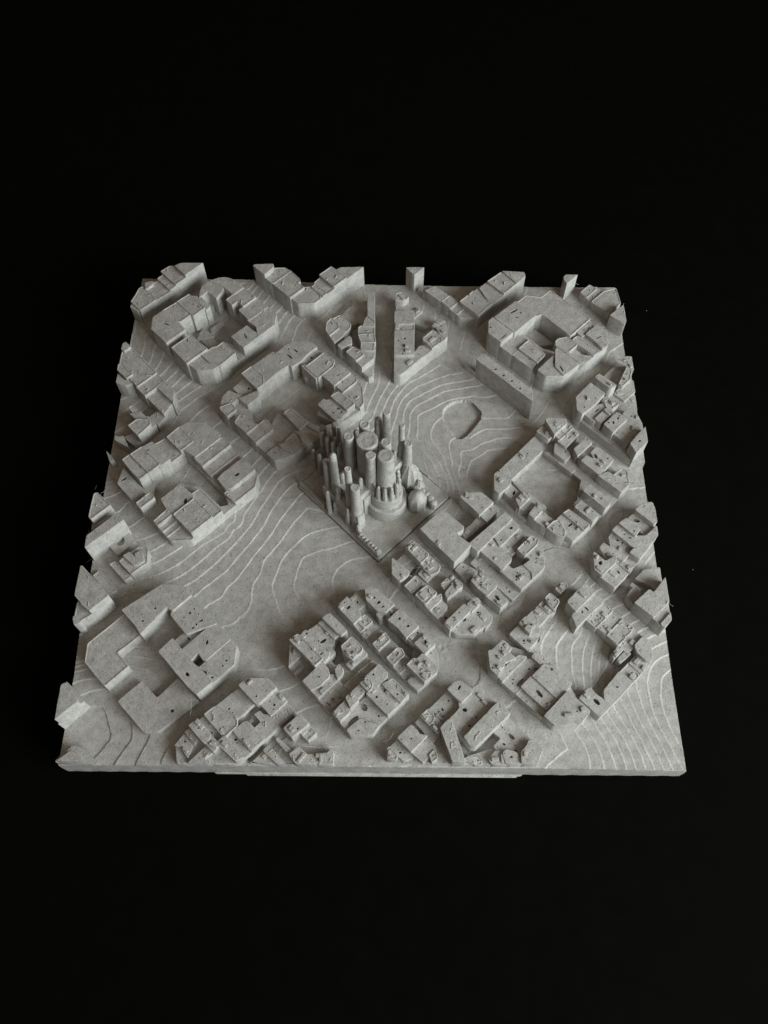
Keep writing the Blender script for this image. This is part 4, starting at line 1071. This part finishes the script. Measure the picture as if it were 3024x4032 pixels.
ROUGH = ('crowded', 'courtyard', 'hall', 'school', 'small_block', 'ring_block_front', 'triangle_block_right')
rnd = random.Random(11)
for name, blds in BLOCKS:
    BV, BF = [], []
    rough = any(k in name for k in ROUGH)
    polys = [[parse(s) for s in d.split('|')] for _, _, d in blds]
    allp = [p for q in polys for p in q[0]]
    H = hull(allp)
    gz = min(ground(x, y) for x, y in H)
    Hs = offset(H, 0.45)
    if len(H) > 3:
        V, F = prism(fillet(Hs, 0.5), BOTTOM + 1.0, gz + 0.10, bevel=0.05)
    else:
        V, F = prism(Hs, BOTTOM + 1.0, gz + 0.05, bevel=0.02)
    blk = mesh_obj('city_block', V, F, PLA_G, city)
    if name in PODIUM:
        ph, hs = PODIUM[name]
        Hp = [(min(49.95, max(-49.95, x)), min(49.95, max(-49.95, y))) for x, y in offset(H, 0.12)]
        g0 = sum(ground(x, y) for x, y in Hp) / len(Hp)
        V, F = prism(Hp, gz - 0.6, g0 + ph / 100, [parse(hs)] if hs else [], bevel=0.08, depth=ph / 100 + 0.05)
        mesh_obj('podium', V, F, PLA, blk)
    for (z, h, _), q in zip(blds, polys):
        z, h = z / 100, h / 100
        P = snap(grow(ccw(q[0]), [p[0] for p in polys if p is not q]), H)
        P = [(min(50.03, max(-50.03, x)), min(50.03, max(-50.03, y))) for x, y in P]
        P = wobble(fillet(P, 0.28), rnd, 1.3, 0.03)
        zb = min(ground(x, y) for x, y in P) - 0.6
        z += rnd.uniform(-0.03, 0.03)
        HO = list(q[1:])
        if rough and rnd.random() < 0.6 and area2(P) / 2 < 42:
            HO += pits(P, HO, int(area2(P) / 2 * 0.09 + rnd.random()), rnd)
        roof_hole_free = list(HO)
        V, F = prism(P, zb, z, HO, bevel=0.085, depth=min(2.2, h * 0.8), rim=0.19)
        if rough and area2(P) / 2 > 2.0:
            for _ in range(rnd.choice((0, 1, 1, 2))):
                roof_box(V, F, P, roof_hole_free, z, rnd)
        nm = 'building' if h >= 2.5 else ('low_building' if h >= 1.3 else 'shed')
        mesh_obj(nm, V, F, PLA, blk)
        if not HO and area2(P) / 2 < 42:
            Ps = offset(P, 0.12)
            ar = area2(P) / 2
            blobs(BV, BF, Ps, z - 0.02, int(ar * (0.55 if rough else 0.12) + rnd.random()), rnd)
    if BV:
        o = mesh_obj('print_blobs', BV, BF, PLA, blk)
        o['kind'] = 'stuff'

for x0, y0, x1, y1, z in [(10.34, -10.29, 11.17, -9.38, 5.22), (12.22, -10.74, 12.92, -11.46, 5.22)]:
    hv, hf = [], []
    d = Vector((x1 - x0, y1 - y0)); n_ = Vector((-d.y, d.x)).normalized() * 0.17
    P = ccw([(x0 + n_.x, y0 + n_.y), (x0 - n_.x, y0 - n_.y), (x1 - n_.x, y1 - n_.y), (x1 + n_.x, y1 + n_.y)])
    hv, hf = prism(fillet(P, 0.15), z - 0.3, z + 0.32, bevel=0.12)
    mesh_obj('roof_rib', hv, hf, PLA, city)

# ------------------------------------------------------------------ the church insert
church = empty('church_model')
church.location = (cen.x * MM, cen.y * MM, ZP * MM)
church['label'] = 'grey 3D printed church with many slim towers on square insert at centre of city model'
church['category'] = 'church model'
def cpart(name, V, F, mat=PLA_T, parent=None):
    V = [(x - cen.x, y - cen.y, z - ZP) for x, y, z in V]
    o = mesh_obj(name, V, F, mat, parent or church)
    return o

P = wobble(fillet([tuple(p) for p in ccw([tuple(PL_L), tuple(PL_B), tuple(PL_R), tuple(PL_K1), tuple(PL_K2)])], 0.5), rnd, 2, 0.03)
V, F = prism(P, 0.92, ZP, bevel=0.15)
plinth = cpart('plinth', V, F, PLA_G)

def box_uv(name, u0, u1, v0, v1, z1, r=0.25, mat=PLA_T, z0=None, bev=0.12):
    P = ccw([uv(u0, v0), uv(u1, v0), uv(u1, v1), uv(u0, v1)])
    P = wobble(fillet(P, r), rnd, 1.2, 0.04)
    V, F = prism(P, ZP - 0.2 if z0 is None else z0, z1, bevel=bev)
    return cpart(name, V, F, mat)

def tower(name, x, y, r0, r1, ztop, zb=ZP - 0.2, seg=16, step=0.0, dome=False, amp=0.025):
    n = max(6, int((ztop - zb) / 0.75))
    prof = []
    for k in range(n + 1):
        t = k / n
        r = r0 + (r1 - r0) * t ** 0.8
        if step and t > step: r *= 0.86
        prof.append((r, zb + (ztop - 0.16 - zb) * t))
    re = prof[-1][0]
    if dome:
        prof += [(re * 0.93, ztop + 0.05), (re * 0.65, ztop + 0.28), (re * 0.25, ztop + 0.40), (0.02, ztop + 0.42)]
    else:
        prof += [(re * 0.98, ztop - 0.07), (re * 0.88, ztop), (re * 0.70, ztop), (re * 0.60, ztop - 0.05), (0.05, ztop - 0.02)]
    V, F = lathe(x, y, prof, seg, rnd, amp)
    return cpart(name, V, F)

TOWERS = [(-8.27, -1.76, 0.90, 0.60, 15.50, 0, 0),
          (-6.87, -2.83, 0.97, 0.65, 19.00, 0, 1),
          (-4.27, -5.44, 0.99, 0.66, 19.00, 0.62, 0),
          (-3.17, -6.98, 1.17, 0.78, 15.50, 0, 0),
          (0.58, 7.11, 1.04, 0.69, 15.00, 0, 1),
          (2.05, 5.89, 0.99, 0.66, 19.00, 0, 0),
          (4.69, 3.37, 0.90, 0.60, 19.00, 0.6, 0),
          (5.79, 2.13, 1.06, 0.71, 15.00, 0, 0),
          (-1.13, 0.27, 2.17, 1.87, 19.00, 0, 0),
          (-4.33, 1.00, 1.35, 0.90, 19.00, 0, 0),
          (-1.71, 3.49, 1.36, 0.91, 19.00, 0, 0),
          (-0.54, -2.76, 1.34, 0.89, 19.00, 0, 0),
          (1.99, -0.15, 1.35, 0.90, 19.00, 0, 0),
          (1.99, -2.81, 2.35, 1.38, 19.00, 0, 0)]
for x, y, r0, r1, zt, st, dm in TOWERS:
    tower('tower', x, y, r0, r1, zt, step=st, dome=dm)
PINS = [(-9.48, 7.76, 0.97, 0.61, 11.50), (-7.40, 7.20, 0.65, 0.41, 13.50), (-6.48, 6.36, 0.57, 0.36, 13.00), (-8.52, 4.87, 0.72, 0.45, 12.50), (-7.44, 3.78, 0.72, 0.45, 12.50), (-6.32, 2.63, 0.72, 0.45, 12.50), (-9.60, 6.17, 0.69, 0.43, 12.00), (-8.04, 5.98, 0.77, 0.48, 12.20), (-7.12, 4.88, 0.65, 0.41, 12.30), (-6.23, 3.85, 0.57, 0.36, 12.00), (-5.64, -2.34, 0.63, 0.40, 12.00), (-2.48, -3.32, 0.63, 0.40, 12.00), (-2.46, -3.02, 0.63, 0.40, 11.50), (4.04, -1.09, 0.68, 0.43, 11.00), (3.49, 2.21, 0.49, 0.31, 12.00), (-11.42, 5.08, 0.55, 0.34, 8.00), (-10.20, 3.72, 0.66, 0.41, 8.50), (-8.34, -4.48, 0.56, 0.35, 9.50), (-6.47, -4.18, 0.79, 0.49, 10.50), (-4.82, -6.89, 0.49, 0.31, 7.50), (0.95, 1.93, 0.37, 0.23, 15.00), (-3.59, 3.84, 0.38, 0.24, 14.00), (-3.47, 6.58, 0.77, 0.48, 12.00)]
for x, y, r0, r1, zt in PINS:
    tower('pinnacle', x, y, r0, r1, zt, seg=10, dome=True, amp=0.035)

# nave, transept and aisles under the towers
box_uv('nave', -13.0, -1.5, -1.2, 4.2, ZP + 6.8)
box_uv('aisle', -12.6, -2.0, -3.0, -1.1, ZP + 5.6)
box_uv('aisle', -12.6, -2.0, 4.1, 6.0, ZP + 5.6)
box_uv('transept', -8.6, -2.4, -4.6, 7.4, ZP + 7.0)
box_uv('facade', -9.9, -0.5, -6.0, -4.3, ZP + 4.8)
box_uv('facade', -10.3, -1.2, 6.9, 8.5, ZP + 4.2)
# stepped polygonal apse with a ring of columns
ax, ay = (1.99, -2.81)
def ngon(r, n, ph):
    return [(ax + r * math.cos(ph + 2 * math.pi * i / n), ay + r * math.sin(ph + 2 * math.pi * i / n)) for i in range(n)]
for r, z in ((3.75, ZP + 2.9), (2.95, ZP + 5.4), (2.2, ZP + 6.0)):
    V, F = prism(wobble(ngon(r, 14, 0.1), rnd, 9.0, 0.0), ZP - 0.2, z, bevel=0.16, draft=0.10)
    cpart('apse_tier', V, F)
for k in range(8):
    a = math.radians(-185 + k * 30)
    tower('column', ax + 2.3 * math.cos(a), ay + 2.3 * math.sin(a), 0.46, 0.34, ZP + 8.8 + rnd.uniform(-.4, .4), zb=ZP + 4.5, seg=8, dome=True, amp=0.03)
# round sacristy with domed roof, and the lobed low wall beside it
dx, dy = (7.59, -3.27)
prof = [(1.72, ZP - 0.2), (1.70, ZP + 2.9), (1.74, ZP + 3.1), (1.55, ZP + 3.6), (1.15, ZP + 4.2), (0.65, ZP + 4.6), (0.3, ZP + 4.75), (0.03, ZP + 4.8)]
V, F = lathe(dx, dy, prof, 8, rnd, 0.02)
dome = cpart('sacristy', V, F)
for x, y, r, z in [(7.62, -0.63, 0.75, 2.60), (8.51, -1.22, 0.60, 2.30), (9.28, -1.87, 0.60, 2.20), (9.99, -2.69, 0.65, 2.20), (10.54, -3.47, 0.70, 2.00), (8.07, -0.78, 0.60, 2.20), (7.07, 0.00, 0.80, 2.40)]:
    V, F = lathe(x, y, [(r, ZP - 0.2), (r, ZP + z - 0.3), (r * 0.8, ZP + z - 0.08), (r * 0.4, ZP + z), (0.02, ZP + z + 0.02)], 9, rnd, 0.05)
    cpart('garden_wall_lobe', V, F)
# pleated porch masses at the foot of the far towers
PO = [(4.60, 2.75), (6.45, 3.87), (8.06, 1.72), (8.54, -0.47), (7.48, -1.24), (4.49, -1.12)]
def pleated(name, x, y, r, h, n=9):
    V, F = [], []
    seg = n * 2
    prof = [(1.0, -0.2), (1.0, 0.30 * h), (0.80, 0.62 * h), (0.52, 0.86 * h), (0.22, h), (0.02, h + 0.03)]
    for rr, z in prof:
        for i in range(seg):
            a = 2 * math.pi * i / seg
            q = r * rr * (1.0 if i % 2 else 0.84) + rnd.uniform(-.03, .03)
            V.append((x + q * math.cos(a), y + q * math.sin(a), ZP + z))
    for k in range(len(prof) - 1):
        for i in range(seg):
            j = (i + 1) % seg
            F.append((k * seg + i, k * seg + j, (k + 1) * seg + j, (k + 1) * seg + i))
    F.append(tuple(range(seg))[::-1])
    t = (len(prof) - 1) * seg
    F.append(tuple(range(t, t + seg)))
    return cpart(name, V, F)
pcx = sum(p[0] for p in PO) / len(PO); pcy = sum(p[1] for p in PO) / len(PO)
ptx, pty = TOWERS[7][:2]
pleated('porch', ptx * 0.55 + pcx * 0.45, pty * 0.55 + pcy * 0.45, 2.2, 6.6)
pleated('porch', pcx, pcy, 1.7, 3.9, 8)
pleated('porch', PO[2][0] * 0.6 + pcx * 0.4, PO[2][1] * 0.6 + pcy * 0.4, 1.3, 4.4, 7)
pleated('porch', PO[3][0] * 0.7 + pcx * 0.3, PO[3][1] * 0.7 + pcy * 0.3, 1.2, 3.4, 7)
# walls along the near edge of the insert
def wall_along(name, a, b, th, z, parent=None, bumps=0, bz=0.35):
    a, b = Vector(a), Vector(b)
    d = (b - a).normalized(); nrm = Vector((-d.y, d.x))
    P = ccw([tuple(a), tuple(b), tuple(b + nrm * th), tuple(a + nrm * th)])
    V, F = prism(wobble(fillet(P, 0.25), rnd, 0.8, 0.05), ZP - 0.3, ZP + z, bevel=0.15)
    w = cpart(name, V, F)
    for k in range(bumps):
        p = a + (b - a) * ((k + 0.5) / bumps) + nrm * th * 0.5
        V, F = lathe(p.x, p.y, [(0.42, ZP), (0.42, ZP + z), (0.34, ZP + z + bz * 0.7), (0.1, ZP + z + bz), (0.02, ZP + z + bz)], 8, rnd, 0.05)
        V = [(x - cen.x, y - cen.y, zz - ZP) for x, y, zz in V]
        mesh_obj('scallop', V, F, PLA_T, w)
    return w
dl = (PL_B - PL_L)
inn = (PL_R - PL_B).normalized()
A = PL_L + inn * 0.25
wall_along('cloister_wall', A + dl * 0.01, A + dl * 0.33, 0.7, 1.15)
wall_along('scalloped_wall', A + dl * 0.74, A + dl * 0.985, 1.15, 1.5, bumps=7)
for t, hgt in ((0.36, 2.2), (0.42, 3.0), (0.56, 1.6), (0.70, 2.4)):
    p = A + dl * t + inn * 1.2
    tower('pinnacle', p.x, p.y, 0.55, 0.35, ZP + hgt, seg=8, dome=True, amp=0.05)

# ------------------------------------------------------------------ plastic strings and dust
def hair(p0, p1, sag, r, V, F, seg=7, bow=0.0):
    p0, p1 = Vector(p0), Vector(p1)
    d = p1 - p0
    side = d.cross(Vector((0, 0, 1)))
    if side.length < 1e-6: side = Vector((1, 0, 0))
    side.normalize()
    upv = side.cross(d).normalized()
    base = len(V)
    for k in range(seg + 1):
        t = k / seg
        c = p0 + d * t + Vector((0, 0, -sag * 4 * t * (1 - t))) + side * bow * 4 * t * (1 - t) + side * rnd.uniform(-.04, .04)
        for q in range(3):
            a = q * 2.0944
            V.append(tuple(c + (side * math.cos(a) + upv * math.sin(a)) * r))
    for k in range(seg):
        for q in range(3):
            w_ = (q + 1) % 3
            F.append((base + k * 3 + q, base + k * 3 + w_, base + k * 3 + 3 + w_, base + k * 3 + 3 + q))

V, F = [], []
HAIRS = [((-10.84, -47.27, 3.93), (-5.17, -46.80, 2.03), 0.1, 0.2),
         ((-6.29, -42.72, 4.27), (-7.94, -45.43, 1.84), 0, 0.3),
         ((28.32, -6.71, 4.80), (28.06, -8.56, 1.82), 0, 0),
         ((28.32, -6.71, 4.80), (28.89, -8.42, 1.82), 0, 0.1),
         ((1.80, -46.42, 3.75), (3.49, -45.22, 4.78), 0, 0.4),
         ((1.80, -46.42, 3.75), (2.42, -47.42, 3.93), 0, -0.3),
         ((-29.09, -42.78, 4.35), (-29.24, -39.67, 4.81), 0, 0.2),
         ((50.88, -21.05, 2.37), (51.79, -22.30, 1.27), 0, 0.5),
         ((-51.45, -10.37, 4.21), (-51.22, -9.25, 4.27), 0, 0.2),
         ((-50.96, -1.89, 5.60), (-50.41, -1.60, 6.63), 0, 0.1),
         ((-49.32, -3.23, 6.56), (-48.59, -2.60, 6.58), 0, 0),
         ((-50.78, -15.46, 3.53), (-49.40, -15.38, 4.95), 0, 0.1),
         ((40.88, 48.59, 4.87), (41.81, 48.90, 3.86), 0, 0.2),
         ((5.02, -16.09, 4.23), (7.57, -14.31, 4.24), 0, 0.1),
         ((6.22, -16.61, 4.11), (8.35, -16.54, 4.29), 0, 0),
         ((1.44, -19.35, 2.70), (2.90, -18.19, 3.71), 0, 0),
         ((2.27, -21.77, 3.69), (2.64, -19.27, 3.20), 0, 0),
         ((14.62, -47.03, 3.15), (15.68, -48.50, 2.83), 0, 0.1),
         ((-7.58, -45.64, 1.94), (-6.48, -42.54, 3.77), 0, 0.3),
         ((1.69, -34.05, 3.74), (3.97, -35.59, 3.72), 0, 0),
         ((6.26, -50.31, 3.27), (6.40, -48.46, 2.90), 0, 0),
         ((10.37, -48.16, 3.28), (11.47, -48.18, 2.86), 0, 0.2)]
for p0, p1, sag, bow in HAIRS:
    hair(p0, p1, sag, 0.017, V, F, bow=bow)
for name, blds in BLOCKS:
    if not any(k in name for k in ('crowded', 'courtyard', 'hall', 'front', 'school')): continue
    for _ in range(int(len(blds) * 0.5)):
        (za, ha, da), (zb_, hb, db) = rnd.sample(blds, 2)
        pa, pb = rnd.choice(parse(da.split('|')[0])), rnd.choice(parse(db.split('|')[0]))
        if math.dist(pa, pb) > 9 or math.dist(pa, pb) < 1: continue
        hair((*pa, za / 100 - rnd.random()), (*pb, zb_ / 100 - rnd.random()), rnd.uniform(-.3, .8), 0.011, V, F, bow=rnd.uniform(-.6, .6))
o = mesh_obj('plastic_strings', V, F, HAIR, city)
o['kind'] = 'stuff'
V, F = [], []
T = [t for t in TOWERS] + [(p[0], p[1], p[2], p[3], p[4], 0, 0) for p in PINS]
for _ in range(70):
    a, b = rnd.sample(T, 2)
    if math.dist(a[:2], b[:2]) > 5.5: continue
    z = rnd.uniform(4, min(a[4], b[4]) * 0.8)
    hair((a[0] - cen.x, a[1] - cen.y, z - ZP), (b[0] - cen.x, b[1] - cen.y, z - ZP + rnd.uniform(-1, 1)), rnd.uniform(-.3, .6), 0.018, V, F, bow=rnd.uniform(-.8, .8))
o = mesh_obj('plastic_strings', V, F, HAIR, church)
o['kind'] = 'stuff'

V, F = [], []
for x, y, r in [(58.2, 49.2, 0.11), (58.4, -12.7, 0.07)]:
    b0 = len(V)
    for k in range(6):
        a = k * math.pi / 3
        q = r * rnd.uniform(0.6, 1.2)
        V.append((x + q * math.cos(a), y + q * math.sin(a), BOTTOM - 0.89))
    V.append((x, y, BOTTOM - 0.89 + r * 0.8))
    for k in range(6): F.append((b0 + k, b0 + (k + 1) % 6, b0 + 6))
o = mesh_obj('dust_specks', V, F, DUST)
o['kind'] = 'stuff'
o['label'] = 'tiny pale dust specks scattered over the black table'
o['category'] = 'dust'
